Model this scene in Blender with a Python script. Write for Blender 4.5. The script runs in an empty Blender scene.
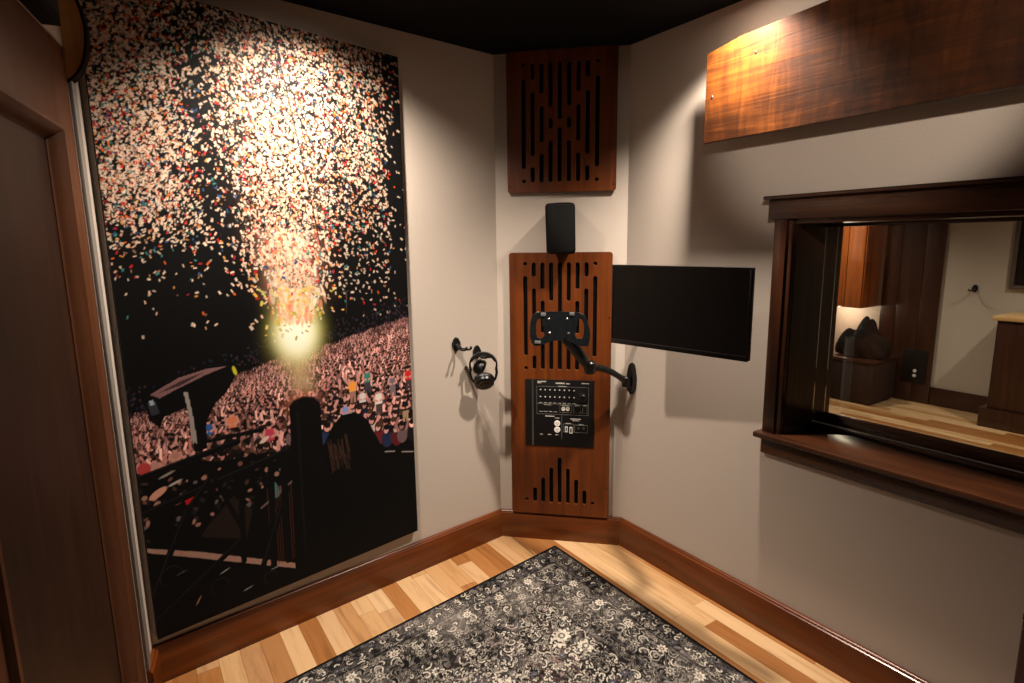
import bpy, bmesh, math, random
import numpy as np
from mathutils import Vector, Matrix
random.seed(7); rng = np.random.default_rng(11)
SC = bpy.context.scene; COL = SC.collection
Z = Vector((0, 0, 1))

# ------------------------------------------------------------------ camera
F_PX, PITCH, ROLL = 577.5243, 0.1679, -0.0126
CAM = Vector((0, 0, 1.5))
r0 = Vector((1, 0, 0)); f0 = Vector((0, math.cos(PITCH), -math.sin(PITCH))); u0 = r0.cross(f0)
cr, sr = math.cos(ROLL), math.sin(ROLL)
cR = cr * r0 + sr * u0; cU = -sr * r0 + cr * u0
cam = bpy.data.objects.new('camera', bpy.data.cameras.new('camera')); COL.objects.link(cam)
cam.matrix_world = Matrix(((cR.x, cU.x, -f0.x, CAM.x), (cR.y, cU.y, -f0.y, CAM.y), (cR.z, cU.z, -f0.z, CAM.z), (0, 0, 0, 1)))
cam.data.sensor_width = 36; cam.data.lens = F_PX * 36 / 1024; cam.data.clip_start = 0.02
SC.camera = cam
vs = SC.view_settings; vs.view_transform = 'Standard'; vs.look = 'None'; vs.gamma = 1; vs.use_curve_mapping = False
vs.exposure = 1.42
SC.cycles.use_denoising = True
SC.cycles.max_bounces = 10; SC.cycles.sample_clamp_indirect = 4

# ------------------------------------------------------------------ wall frames
class Frame:
    def __init__(s, O, d, n):
        s.O = Vector(O); s.d = Vector(d).normalized(); s.n = Vector(n).normalized()
        s.x = Vector((s.n.y, -s.n.x, 0))
    def p(s, a, o, z): return s.O + s.d * a + s.n * o + Z * z
    def mat(s, a, o, z):
        t = s.p(a, o, z)
        return Matrix(((s.x.x, s.n.x, 0, t.x), (s.x.y, s.n.y, 0, t.y), (0, 0, 1, t.z), (0, 0, 0, 1)))
A = Vector((-0.06913875, 2.81497567, 0)); B = Vector((0.53663673, 2.70296371, 0))
FL = Frame(A, (-0.76014991, -0.64974773, 0), (0.64974773, -0.76014991, 0))
FC = Frame(A, (0.98333099, -0.18182452, 0), (-0.18182452, -0.98333099, 0))
FR = Frame(B, (0.55591145, -0.83124151, 0), (-0.83124151, -0.55591145, 0))
K = FL.p(1.564, 0, 0)
FD = Frame(K, (0.40252202, -0.9154103, 0), (0.9154103, 0.40252202, 0))     # door wall, s grows towards the viewer
WC = 0.616; HC = 2.35

# ------------------------------------------------------------------ object helpers
MATW = {}
def setp(o, label=None, cat=None, group=None, kind=None):
    if label: o['label'] = label
    if cat: o['category'] = cat
    if group: o['group'] = group
    if kind: o['kind'] = kind
    return o
def link(o, mw, parent=None):
    COL.objects.link(o); MATW[o.name] = mw
    if parent is not None:
        o.parent = parent; o.matrix_basis = MATW[parent.name].inverted() @ mw
    else: o.matrix_basis = mw
    return o
def thing(name, mw, label=None, cat=None, group=None, kind=None):
    o = bpy.data.objects.new(name, None); o.empty_display_size = .05
    link(o, mw); return setp(o, label, cat, group, kind)
def T(v): return Matrix.Translation(Vector(v))

class MB:
    def __init__(s): s.bm = bmesh.new()
    def add(s, verts, faces, smooth=False):
        vv = [s.bm.verts.new(v) for v in verts]
        for f in faces:
            try:
                q = s.bm.faces.new([vv[i] for i in f]); q.smooth = smooth
            except ValueError: pass
        return s
    def box(s, F, a0, a1, o0, o1, z0, z1, bev=0, seg=2):
        t = bmesh.new()
        v = [t.verts.new(F.p(a, o, z)) for z in (z0, z1) for o in (o0, o1) for a in (a0, a1)]
        for f in ((0, 1, 3, 2), (4, 6, 7, 5), (0, 4, 5, 1), (2, 3, 7, 6), (0, 2, 6, 4), (1, 5, 7, 3)): t.faces.new([v[i] for i in f])
        if bev: bmesh.ops.bevel(t, geom=t.edges[:], offset=bev, segments=seg, affect='EDGES', profile=.5)
        s.merge(t, smooth=bool(bev)); return s
    def merge(s, t, smooth=False):
        t.verts.index_update(); vv = [s.bm.verts.new(v.co) for v in t.verts]
        for f in t.faces:
            try: q = s.bm.faces.new([vv[v.index] for v in f.verts]); q.smooth = smooth
            except ValueError: pass
        t.free()
    def prism(s, F, pts, o0, o1, bev=0):
        """closed outline pts=(a,z) on a wall frame, extruded from o0 to o1"""
        t = bmesh.new()
        v0 = [t.verts.new(F.p(a, o0, z)) for a, z in pts]; v1 = [t.verts.new(F.p(a, o1, z)) for a, z in pts]
        n = len(pts); t.faces.new(v0); t.faces.new(v1)
        for i in range(n): t.faces.new((v0[i], v0[(i + 1) % n], v1[(i + 1) % n], v1[i]))
        if bev: bmesh.ops.bevel(t, geom=t.edges[:], offset=bev, segments=2, affect='EDGES')
        s.merge(t); return s
    def tube(s, pts, rad, n=12, cap=True):
        pts = [Vector(p) for p in pts]; m = len(pts)
        rad = [rad] * m if not hasattr(rad, '__len__') else rad
        rings = []; up = None
        for i, p in enumerate(pts):
            tg = (pts[min(i + 1, m - 1)] - pts[max(i - 1, 0)]).normalized()
            if up is None:
                up = tg.orthogonal().normalized()
            else:
                up = (up - tg * up.dot(tg)).normalized()
            w = tg.cross(up)
            rings.append([s.bm.verts.new(p + (up * math.cos(k * 2 * math.pi / n) + w * math.sin(k * 2 * math.pi / n)) * rad[i]) for k in range(n)])
        for a, b in zip(rings, rings[1:]):
            for k in range(n):
                q = s.bm.faces.new((a[k], a[(k + 1) % n], b[(k + 1) % n], b[k])); q.smooth = True
        if cap:
            for r in (rings[0], rings[-1]): s.bm.faces.new(r)
        return s
    def cyl(s, p0, p1, r, n=20, bev=0):
        p0, p1 = Vector(p0), Vector(p1); d = (p1 - p0).normalized()
        if bev: return s.lathe(p0, d, [(0, 0), (r - bev, 0), (r, bev), (r, (p1 - p0).length - bev), (r - bev, (p1 - p0).length), (0, (p1 - p0).length)], n)
        return s.lathe(p0, d, [(0, 0), (r, 0), (r, (p1 - p0).length), (0, (p1 - p0).length)], n)
    def lathe(s, p0, d, prof, n=24):
        p0 = Vector(p0); d = Vector(d).normalized(); u = d.orthogonal().normalized(); w = d.cross(u)
        rings = []
        for r, h in prof:
            if r < 1e-6: rings.append([s.bm.verts.new(p0 + d * h)])
            else: rings.append([s.bm.verts.new(p0 + d * h + (u * math.cos(k * 2 * math.pi / n) + w * math.sin(k * 2 * math.pi / n)) * r) for k in range(n)])
        for a, b in zip(rings, rings[1:]):
            for k in range(n):
                k2 = (k + 1) % n
                if len(a) == 1 and len(b) > 1: f = (a[0], b[k2], b[k])
                elif len(b) == 1 and len(a) > 1: f = (a[k], a[k2], b[0])
                elif len(a) > 1: f = (a[k], a[k2], b[k2], b[k])
                else: continue
                q = s.bm.faces.new(f); q.smooth = True
        return s
    def build(s, name, mat, parent=None, mw=None, sharp=35, recalc=True, uv=None):
        if recalc: bmesh.ops.recalc_face_normals(s.bm, faces=s.bm.faces[:])
        if mw is None: mw = MATW[parent.name] if parent is not None else Matrix.Identity(4)
        inv = mw.inverted()
        for v in s.bm.verts: v.co = inv @ v.co
        me = bpy.data.meshes.new(name); s.bm.to_mesh(me); s.bm.free()
        try: me.set_sharp_from_angle(angle=math.radians(sharp))
        except Exception: pass
        for mm in (mat if isinstance(mat, (list, tuple)) else [mat]): me.materials.append(mm)
        return link(bpy.data.objects.new(name, me), mw, parent)

def holed_panel(name, F, outer, holes, o0, o1, mat, parent, bev=.0012):
    """board with cut-through slots: a filled 2D outline given depth"""
    cu = bpy.data.curves.new(name, 'CURVE'); cu.dimensions = '2D'; cu.fill_mode = 'BOTH'
    cu.extrude = abs(o1 - o0) / 2 - bev; cu.bevel_depth = bev; cu.bevel_resolution = 1
    for poly in [outer] + holes:
        sp = cu.splines.new('POLY'); sp.points.add(len(poly) - 1); sp.use_cyclic_u = True
        for pt, (a, z) in zip(sp.points, poly): pt.co = (a, z, 0, 1)
    ob = bpy.data.objects.new(name + '_outline', cu); COL.objects.link(ob)
    dg = bpy.context.evaluated_depsgraph_get(); dg.update()
    me = bpy.data.meshes.new_from_object(ob.evaluated_get(dg)); bpy.data.objects.remove(ob)
    mw = MATW[parent.name]; inv = mw.inverted(); om = (o0 + o1) / 2
    for v in me.vertices: v.co = inv @ F.p(v.co.x, om + v.co.z, v.co.y)
    bm = bmesh.new(); bm.from_mesh(me); bmesh.ops.remove_doubles(bm, verts=bm.verts[:], dist=1e-6)
    bmesh.ops.recalc_face_normals(bm, faces=bm.faces[:]); bm.to_mesh(me); bm.free()
    me.name = name; me.materials.clear(); me.materials.append(mat)
    return link(bpy.data.objects.new(name, me), mw, parent)
def rrect(a0, a1, z0, z1, r, n=5):
    out = []
    for cx, cz, st in ((a1 - r, z1 - r, 0), (a0 + r, z1 - r, 90), (a0 + r, z0 + r, 180), (a1 - r, z0 + r, 270)):
        for k in range(n + 1):
            t = math.radians(st + 90 * k / n); out.append((cx + r * math.cos(t), cz + r * math.sin(t)))
    return out

# ------------------------------------------------------------------ materials
def lin(c): return tuple(((x / 12.92) if x <= .04045 else ((x + .055) / 1.055) ** 2.4) for x in c)
def rgb(r, g, b): return lin((r / 255, g / 255, b / 255)) + (1,)
class N:
    def __init__(s, name):
        s.m = bpy.data.materials.new(name); s.m.use_nodes = True; s.t = s.m.node_tree; s.b = s.t.nodes['Principled BSDF']
    def n(s, ty, **kw):
        q = s.t.nodes.new(ty)
        for k, v in kw.items():
            if k in q.inputs.keys() and not hasattr(q, k): q.inputs[k].default_value = v
            else: setattr(q, k, v)
        return q
    def l(s, a, b): s.t.links.new(a, b)
    def math(s, op, a, b=None, c=None):
        q = s.t.nodes.new('ShaderNodeMath'); q.operation = op
        for i, v in enumerate((a, b, c)):
            if v is None: continue
            if isinstance(v, (int, float)): q.inputs[i].default_value = v
            else: s.l(v, q.inputs[i])
        return q.outputs[0]
    def ramp(s, fac, stops):
        q = s.t.nodes.new('ShaderNodeValToRGB'); e = q.color_ramp.elements
        while len(e) > 1: e.remove(e[0])
        for i, (p, c) in enumerate(stops):
            el = e[0] if i == 0 else e.new(p)
            el.position = p; el.color = c
        s.l(fac, q.inputs[0]); return q.outputs[0]
    def bump(s, h, strength=.2, dist=.002):
        q = s.t.nodes.new('ShaderNodeBump'); q.inputs['Strength'].default_value = strength; q.inputs['Distance'].default_value = dist
        s.l(h, q.inputs['Height']); s.l(q.outputs[0], s.b.inputs['Normal'])
def plain(name, col, rough=.5, metal=0, spec=.5, noise=0, nscale=60, bump=0):
    q = N(name); q.b.inputs['Base Color'].default_value = col; q.b.inputs['Roughness'].default_value = rough
    q.b.inputs['Metallic'].default_value = metal; q.b.inputs['Specular IOR Level'].default_value = spec
    tc = q.n('ShaderNodeTexCoord'); nz = q.n('ShaderNodeTexNoise'); nz.inputs['Scale'].default_value = nscale; nz.inputs['Detail'].default_value = 4
    q.l(tc.outputs['Object'], nz.inputs['Vector'])
    k = max(noise, .04)
    c1 = tuple(x * (1 - k) for x in col[:3]) + (1,); c2 = tuple(min(1, x * (1 + k)) for x in col[:3]) + (1,)
    q.l(q.ramp(nz.outputs[0], [(.3, c1), (.7, c2)]), q.b.inputs['Base Color'])
    if bump: q.bump(nz.outputs[0], bump, .001)
    return q.m
def wood(name, dark, mid, light, axis='X', rough=.35, scale=1.0, figure=.25, spec=.5, coat=0):
    q = N(name); tc = q.n('ShaderNodeTexCoord'); mp = q.n('ShaderNodeMapping')
    lo, hi = 1.6 * scale, 26 * scale
    mp.inputs['Scale'].default_value = {'X': (lo, hi, hi), 'Z': (hi, hi, lo), 'Y': (hi, lo, hi)}[axis]
    q.l(tc.outputs['Object'], mp.inputs['Vector'])
    n1 = q.n('ShaderNodeTexNoise'); n1.inputs['Scale'].default_value = 1.0; n1.inputs['Detail'].default_value = 6; n1.inputs['Distortion'].default_value = .6
    q.l(mp.outputs[0], n1.inputs['Vector'])
    mp2 = q.n('ShaderNodeMapping'); mp2.inputs['Scale'].default_value = {'X': (6, 260, 260), 'Z': (260, 260, 6), 'Y': (260, 6, 260)}[axis]
    q.l(tc.outputs['Object'], mp2.inputs['Vector'])
    n2 = q.n('ShaderNodeTexNoise'); n2.inputs['Scale'].default_value = 1.0; n2.inputs['Detail'].default_value = 2
    q.l(mp2.outputs[0], n2.inputs['Vector'])
    n3 = q.n('ShaderNodeTexNoise'); n3.inputs['Scale'].default_value = 5.0; q.l(tc.outputs['Object'], n3.inputs['Vector'])
    v = q.math('ADD', q.math('MULTIPLY', n1.outputs[0], .62), q.math('ADD', q.math('MULTIPLY', n2.outputs[0], .2), q.math('MULTIPLY', n3.outputs[0], figure)))
    q.l(q.ramp(v, [(.34, dark), (.52, mid), (.72, light)]), q.b.inputs['Base Color'])
    q.b.inputs['Roughness'].default_value = rough; q.b.inputs['Specular IOR Level'].default_value = spec
    q.b.inputs['Coat Weight'].default_value = coat; q.b.inputs['Coat Roughness'].default_value = .2
    q.bump(n2.outputs[0], .12, .0006)
    return q.m
M = {}
M['wall'] = plain('warm_white_paint', rgb(182, 171, 160), .62, noise=.03, nscale=160, bump=.12, spec=.3)
M['ceiling'] = plain('black_ceiling', rgb(9, 9, 10), .85, noise=.4, nscale=30, bump=.3, spec=.15)
M['mahogany_v'] = wood('mahogany_vertical', rgb(66, 30, 6), rgb(92, 43, 9), rgb(112, 56, 14), 'Z', .42, figure=.2, spec=.35)
M['base'] = wood('mahogany_trim', rgb(66, 29, 6), rgb(94, 44, 10), rgb(118, 60, 17), 'X', .3, figure=.15)
M['walnut_x'] = wood('dark_window_wood', rgb(36, 18, 9), rgb(56, 29, 14), rgb(80, 43, 22), 'X', .27, figure=.15)
M['walnut_z'] = wood('dark_window_wood_upright', rgb(38, 19, 10), rgb(58, 30, 15), rgb(84, 45, 23), 'Z', .3, figure=.15)
M['door'] = wood('door_veneer', rgb(66, 36, 18), rgb(82, 46, 24), rgb(96, 56, 30), 'Z', .45, spec=.3, figure=.2)
M['door_panel'] = wood('door_panel_veneer', rgb(30, 14, 6), rgb(40, 20, 9), rgb(50, 26, 12), 'Z', .5, spec=.25, figure=.2)
M['ply'] = wood('bent_plywood', rgb(176, 122, 66), rgb(196, 142, 80), rgb(210, 158, 94), 'Z', .4, figure=.15)
M['ply_dark'] = wood('dark_plywood', rgb(18, 13, 10), rgb(24, 18, 14), rgb(32, 24, 19), 'Z', .8, spec=.08)  # near-black tone over the bent sheet, faces and rim alike
M['black'] = plain('black_plastic', rgb(12, 12, 13), .4, noise=.1, spec=.35)
M['black_matte'] = plain('black_felt', rgb(9, 9, 10), .95, noise=.3, nscale=300, spec=.1)
M['black_satin'] = plain('black_powder_coat', rgb(11, 11, 12), .3, noise=.1, spec=.4)
M['dark_metal'] = plain('dark_smoked_plate', rgb(26, 31, 34), .24, metal=.3, noise=.2)
M['grey_tab'] = plain('grey_foam_tab', rgb(92, 92, 90), .7)
M['chrome'] = plain('bright_screw', rgb(205, 205, 205), .22, metal=1)
M['steel'] = plain('brushed_steel', rgb(120, 118, 115), .35, metal=.9)
M['white_plastic'] = plain('white_plastic', rgb(225, 222, 216), .4)
M['print'] = plain('white_screen_print', rgb(190, 186, 178), .6)
M['print_dim'] = plain('grey_screen_print', rgb(110, 107, 102), .6)
M['screen'] = plain('dark_screen', rgb(12, 12, 13), .34, noise=.02, spec=.3)
M['grille'] = plain('speaker_cloth', rgb(9, 9, 9), .75, noise=.3, nscale=900, bump=.5, spec=.2)
M['leather'] = plain('black_ear_pad', rgb(15, 15, 15), .45, noise=.2, nscale=200, bump=.2)
M['trim_paint'] = plain('pale_door_trim', rgb(120, 115, 110), .5)
M['dark_plate'] = plain('black_anodised_plate', rgb(10, 10, 11), .5, noise=.08, spec=.25)
M['jacket'] = plain('dark_cloth', rgb(28, 24, 22), .9, noise=.3, nscale=80, spec=.1)
M['tweed'] = plain('dark_woven_cloth', rgb(50, 40, 36), .9, noise=.6, nscale=110, bump=.4, spec=.1)
M['orange_wood'] = wood('amber_cabinet_wood', rgb(140, 72, 30), rgb(170, 92, 40), rgb(192, 110, 52), 'Z', .35, figure=.2)
M['top_wood'] = wood('pale_maple_top', rgb(190, 150, 98), rgb(212, 174, 120), rgb(226, 192, 140), 'X', .35, figure=.2)
M['dusk_wood'] = wood('dark_red_cabinet_wood', rgb(36, 17, 10), rgb(52, 26, 15), rgb(66, 35, 21), 'Z', .35, figure=.2)
M['mount_board'] = plain('print_edge_board', rgb(28, 27, 27), .6)

def vcol(name, rough=.5, bump=None, spec=.4):
    q = N(name); a = q.n('ShaderNodeAttribute', attribute_name='print'); q.l(a.outputs['Color'], q.b.inputs['Base Color'])
    q.b.inputs['Roughness'].default_value = rough; q.b.inputs['Specular IOR Level'].default_value = spec
    if bump:
        tc = q.n('ShaderNodeTexCoord'); nz = q.n('ShaderNodeTexNoise'); nz.inputs['Scale'].default_value = bump; nz.inputs['Detail'].default_value = 3
        q.l(tc.outputs['Object'], nz.inputs['Vector']); q.bump(nz.outputs[0], .6, .002)
    return q.m
M['artwork'] = vcol('printed_concert_picture', .55, spec=.12)
M['rug'] = vcol('woven_rug_pile', .95, 420, spec=.08)

def floor_mat():
    q = N('plank_floor'); tc = q.n('ShaderNodeTexCoord'); sx = q.n('ShaderNodeSeparateXYZ'); q.l(tc.outputs['Object'], sx.inputs[0])
    u, v = sx.outputs[0], sx.outputs[1]
    PW, PL = .0735, .82
    row = q.math('FLOOR', q.math('DIVIDE', v, PW))
    w1 = q.n('ShaderNodeTexWhiteNoise', noise_dimensions='1D'); q.l(row, w1.inputs['W'])
    uu = q.math('DIVIDE', q.math('ADD', u, q.math('MULTIPLY', w1.outputs[0], 9.0)), PL)
    col = q.math('FLOOR', uu)
    cb = q.n('ShaderNodeCombineXYZ'); q.l(row, cb.inputs[0]); q.l(col, cb.inputs[1])
    w2 = q.n('ShaderNodeTexWhiteNoise', noise_dimensions='3D'); q.l(cb.outputs[0], w2.inputs['Vector'])
    tone = w2.outputs[0]
    # grain, shifted for every board
    g = q.n('ShaderNodeCombineXYZ')
    q.l(q.math('ADD', q.math('MULTIPLY', u, 2.6), q.math('MULTIPLY', tone, 40)), g.inputs[0]); q.l(q.math('MULTIPLY', v, 34), g.inputs[1]); q.l(q.math('MULTIPLY', tone, 17), g.inputs[2])
    n1 = q.n('ShaderNodeTexNoise'); n1.inputs['Scale'].default_value = 1; n1.inputs['Detail'].default_value = 5; n1.inputs['Distortion'].default_value = 1.2; q.l(g.outputs[0], n1.inputs['Vector'])
    n2 = q.n('ShaderNodeTexNoise'); n2.inputs['Scale'].default_value = .35; n2.inputs['Detail'].default_value = 2; n2.inputs['Distortion'].default_value = 1.0; q.l(g.outputs[0], n2.inputs['Vector'])
    base = q.ramp(tone, [(0, rgb(158, 108, 60)), (.25, rgb(142, 93, 50)), (.42, rgb(180, 138, 93)), (.62, rgb(192, 156, 113)), (.8, rgb(202, 170, 130)), (1, rgb(148, 98, 52))])
    gr = q.ramp(n1.outputs[0], [(.3, (.62, .55, .48, 1)), (.5, (.95, .93, .9, 1)), (.72, (1.0, 1, 1, 1))])
    mx = q.n('ShaderNodeMix', data_type='RGBA', blend_type='MULTIPLY'); mx.inputs['Factor'].default_value = .75
    q.l(base, mx.inputs[6]); q.l(gr, mx.inputs[7])
    st = q.ramp(n2.outputs[0], [(.22, (.32, .2, .12, 1)), (.33, (1, 1, 1, 1)), (1, (1, 1, 1, 1))])
    mx2 = q.n('ShaderNodeMix', data_type='RGBA', blend_type='MULTIPLY'); mx2.inputs['Factor'].default_value = .8
    q.l(mx.outputs[2], mx2.inputs[6]); q.l(st, mx2.inputs[7])
    fv = q.math('FRACT', q.math('DIVIDE', v, PW)); fu = q.math('FRACT', uu)
    ev = q.math('MINIMUM', fv, q.math('SUBTRACT', 1, fv)); eu = q.math('MULTIPLY', q.math('MINIMUM', fu, q.math('SUBTRACT', 1, fu)), PL / PW)
    e = q.math('MINIMUM', ev, eu)
    gap = q.ramp(e, [(0, (.45, .36, .28, 1)), (.012, (.6, .5, .42, 1)), (.022, (1, 1, 1, 1))])
    mx3 = q.n('ShaderNodeMix', data_type='RGBA', blend_type='MULTIPLY'); mx3.inputs['Factor'].default_value = .8
    q.l(mx2.outputs[2], mx3.inputs[6]); q.l(gap, mx3.inputs[7]); q.l(mx3.outputs[2], q.b.inputs['Base Color'])
    q.b.inputs['Roughness'].default_value = .36; q.b.inputs['Specular IOR Level'].default_value = .4
    q.bump(e, .15, .0006)
    return q.m
M['floor'] = floor_mat()
def figured():
    """sapele board with crossing ripple figure"""
    q = N('figured_sapele'); tc = q.n('ShaderNodeTexCoord')
    mp = q.n('ShaderNodeMapping'); mp.inputs['Rotation'].default_value = (0, math.radians(24), 0); mp.inputs['Scale'].default_value = (2.4, 1, 30)
    q.l(tc.outputs['Object'], mp.inputs['Vector'])
    n1 = q.n('ShaderNodeTexNoise'); n1.inputs['Scale'].default_value = 1; n1.inputs['Detail'].default_value = 4; n1.inputs['Distortion'].default_value = 1.5; q.l(mp.outputs[0], n1.inputs['Vector'])
    n3 = q.n('ShaderNodeTexNoise'); n3.inputs['Scale'].default_value = 2.6; n3.inputs['Detail'].default_value = 2; n3.inputs['Distortion'].default_value = .8; q.l(tc.outputs['Object'], n3.inputs['Vector'])
    mp2 = q.n('ShaderNodeMapping'); mp2.inputs['Scale'].default_value = (5, 1, 240); q.l(tc.outputs['Object'], mp2.inputs['Vector'])
    n2 = q.n('ShaderNodeTexNoise'); n2.inputs['Scale'].default_value = 1; n2.inputs['Detail'].default_value = 2; q.l(mp2.outputs[0], n2.inputs['Vector'])
    mp3 = q.n('ShaderNodeMapping'); mp3.inputs['Rotation'].default_value = (0, math.radians(-50), 0); mp3.inputs['Scale'].default_value = (22, 1, 3.5); q.l(tc.outputs['Object'], mp3.inputs['Vector'])
    n4 = q.n('ShaderNodeTexNoise'); n4.inputs['Scale'].default_value = 1; n4.inputs['Detail'].default_value = 3; n4.inputs['Distortion'].default_value = 2.0; q.l(mp3.outputs[0], n4.inputs['Vector'])
    v = q.math('ADD', q.math('ADD', q.math('MULTIPLY', n1.outputs[0], .22), q.math('MULTIPLY', n4.outputs[0], .23)), q.math('ADD', q.math('MULTIPLY', n3.outputs[0], .4), q.math('MULTIPLY', n2.outputs[0], .15)))
    q.l(q.ramp(v, [(.36, rgb(24, 10, 3)), (.5, rgb(54, 26, 7)), (.58, rgb(78, 40, 11)), (.7, rgb(112, 61, 19))]), q.b.inputs['Base Color'])
    q.b.inputs['Roughness'].default_value = .42; q.b.inputs['Specular IOR Level'].default_value = .18
    q.bump(n1.outputs[0], .25, .003)
    return q.m
M['figured'] = figured()
def glass():
    q = N('window_glass'); q.t.nodes.remove(q.b); out = q.t.nodes['Material Output']
    tr = q.n('ShaderNodeBsdfTransparent'); tr.inputs[0].default_value = (.93, .94, .92, 1)
    gl = q.n('ShaderNodeBsdfGlossy'); gl.inputs['Roughness'].default_value = .0; gl.inputs[0].default_value = (1, 1, 1, 1)
    fr = q.n('ShaderNodeFresnel'); fr.inputs['IOR'].default_value = 1.52
    mx = q.n('ShaderNodeMixShader'); q.l(fr.outputs[0], mx.inputs[0]); q.l(tr.outputs[0], mx.inputs[1]); q.l(gl.outputs[0], mx.inputs[2]); q.l(mx.outputs[0], out.inputs[0])
    return q.m
M['glass'] = glass()
def emit(name, col, s):
    q = N(name); q.b.inputs['Emission Color'].default_value = col; q.b.inputs['Emission Strength'].default_value = s; q.b.inputs['Base Color'].default_value = (.8, .8, .8, 1); return q.m
M['lamp'] = emit('lit_lamp_disc', (1, .86, .68, 1), 14)

# ------------------------------------------------------------------ the room
def S(o): o['kind'] = 'structure'; return o
# floor runs under the window wall into the next room; object x follows the boards
mwf = Matrix(((FR.d.x, -FR.d.y, 0, 0), (FR.d.y, FR.d.x, 0, 0), (0, 0, 1, 0), (0, 0, 0, 1)))
m = MB(); c = [(-4.2, -3.2), (8.5, -3.2), (8.5, 9), (-4.2, 9)]
m.add([Vector((x, y, z)) for z in (-.06, 0) for x, y in c], [(0, 1, 2, 3), (4, 5, 6, 7), (0, 1, 5, 4), (1, 2, 6, 5), (2, 3, 7, 6), (3, 0, 4, 7)])
S(m.build('floor', M['floor'], mw=mwf))
m = MB(); m.add([Vector((x, y, z)) for z in (HC, HC + .08) for x, y in c], [(0, 1, 2, 3), (4, 5, 6, 7), (0, 1, 5, 4), (1, 2, 6, 5), (2, 3, 7, 6), (3, 0, 4, 7)])
S(m.build('ceiling', M['ceiling']))
def X(P): return Vector((P[0], P[1], 0))
def wallslab(name, P0, P1, inn, t=.1, z0=0, z1=HC, mat='wall'):
    P0, P1 = X(P0), X(P1); d = (P1 - P0).normalized(); n = Vector((-d.y, d.x, 0))
    if n.dot(Vector(inn) - P0) < 0: n = -n
    F = Frame(P0, d, n); L = (P1 - P0).length
    return S(MB().box(F, 0, L, -t, 0, z0, z1).build(name, M[mat], mw=F.mat(0, 0, 0)))
ctr = (0, 1, 0)
wallslab('wall_left', A, FL.p(1.564 + .08, 0, 0), ctr)
wallslab('wall_corner', A, B, ctr, t=.08)
J1 = FD.p(1.3, 0, 0); J2 = Vector((-2.1, .35, 0)); J3 = Vector((-2.1, -2.3, 0)); J4 = FR.p(6.0, 0, 0)
wallslab('wall_side', J1, J2, (0, -1, 0)); wallslab('wall_far_side', J2, J3, ctr); wallslab('wall_rear', J3, J4, ctr)
# door wall: opening for the leaf from s=.14 to 1.02, up to 2.035
DS0, DS1, DZ = .14, 1.16, 2.035
m = MB(); m.box(FD, 0, DS0, -.1, 0, 0, HC).box(FD, DS1, 1.3, -.1, 0, 0, HC).box(FD, DS0, DS1, -.1, 0, DZ + .004, HC)
S(m.build('wall_door', M['wall'], mw=FD.mat(0, 0, 0)))
# window wall (0.3 deep) with its opening
WS0, WS1, WZ0, WZ1, WD = .80, 2.75, .765, 1.57, .30
m = MB(); m.box(FR, 0, WS0, -WD, 0, 0, HC).box(FR, WS1, 6.0, -WD, 0, 0, HC).box(FR, WS0, WS1, -WD, 0, 0, WZ0).box(FR, WS0, WS1, -WD, 0, WZ1, HC)
S(m.build('wall_right', M['wall'], mw=FR.mat(0, 0, 0)))
# skirting
def mitre(F0, F1, o):
    """point at offset o from both walls"""
    a, b = F0.n, F1.n; d0, d1 = F0.O.dot(a) + o, F1.O.dot(b) + o
    det = a.x * b.y - a.y * b.x
    return Vector(((d0 * b.y - d1 * a.y) / det, (a.x * d1 - b.x * d0) / det, 0))
PROF = [(0, 0), (.019, 0), (.019, .126), (.0175, .131), (.013, .1335), (.0125, .138), (.009, .142), (.004, .1434), (0, .1434)]
def skirting(name, F, e0, e1):
    m = MB(); n = len(PROF)
    v = [e0(o) + Z * z for o, z in PROF] + [e1(o) + Z * z for o, z in PROF]
    m.add(v, [tuple(range(n)), tuple(range(n, 2 * n))] + [(i, (i + 1) % n, n + (i + 1) % n, n + i) for i in range(n)])
    return S(m.build(name, M['base'], mw=F.mat(0, 0, 0)))
flat = lambda F, s: (lambda o: F.p(s, o, 0))
skirting('baseboard_left', FL, lambda o: mitre(FL, FC, o), lambda o: mitre(FL, FD, o))
skirting('baseboard_corner', FC, lambda o: mitre(FL, FC, o), lambda o: mitre(FC, FR, o))
skirting('baseboard_right', FR, lambda o: mitre(FC, FR, o), flat(FR, 6.0))
skirting('baseboard_door', FD, lambda o: mitre(FL, FD, o), flat(FD, DS0 - .004))

# door: leaf, raised moulding round a sunk panel
dr = S(thing('door_1', FD.mat((DS0 + DS1) / 2, 0, 0)))
PA0, PA1, PZ0, PZ1 = DS0 + .132, DS1 - .132, .2, 1.815
m = MB(); g = .003
m.box(FD, DS0 + g, PA0, -.045, 0, .006, DZ, .002).box(FD, PA1, DS1 - g, -.045, 0, .006, DZ, .002)
m.box(FD, PA0, PA1, -.045, 0, .006, PZ0, .002).box(FD, PA0, PA1, -.045, 0, PZ1, DZ, .002)
m.build('door_frame', M['door'], dr)
MB().box(FD, PA0, PA1, -.04, -.026, PZ0, PZ1).build('door_panel', M['door_panel'], dr)
mp = [(0, 0), (.006, .011), (.016, .012), (.022, .004), (.03, -.004), (.034, -.018), (.04, -.024), (0, -.026)]   # inset, offset
m = MB(); n = len(mp)
cs = [(PA0, PZ0, 1, 1), (PA1, PZ0, -1, 1), (PA1, PZ1, -1, -1), (PA0, PZ1, 1, -1)]
v = [FD.p(a + sa * i, o, z + sz * i) for a, z, sa, sz in cs for i, o in mp]
m.add(v, [(k * n + i, k * n + (i + 1) % n, ((k + 1) % 4) * n + (i + 1) % n, ((k + 1) % 4) * n + i) for k in range(4) for i in range(n)])
m.build('panel_moulding', M['door'], dr)
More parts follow.
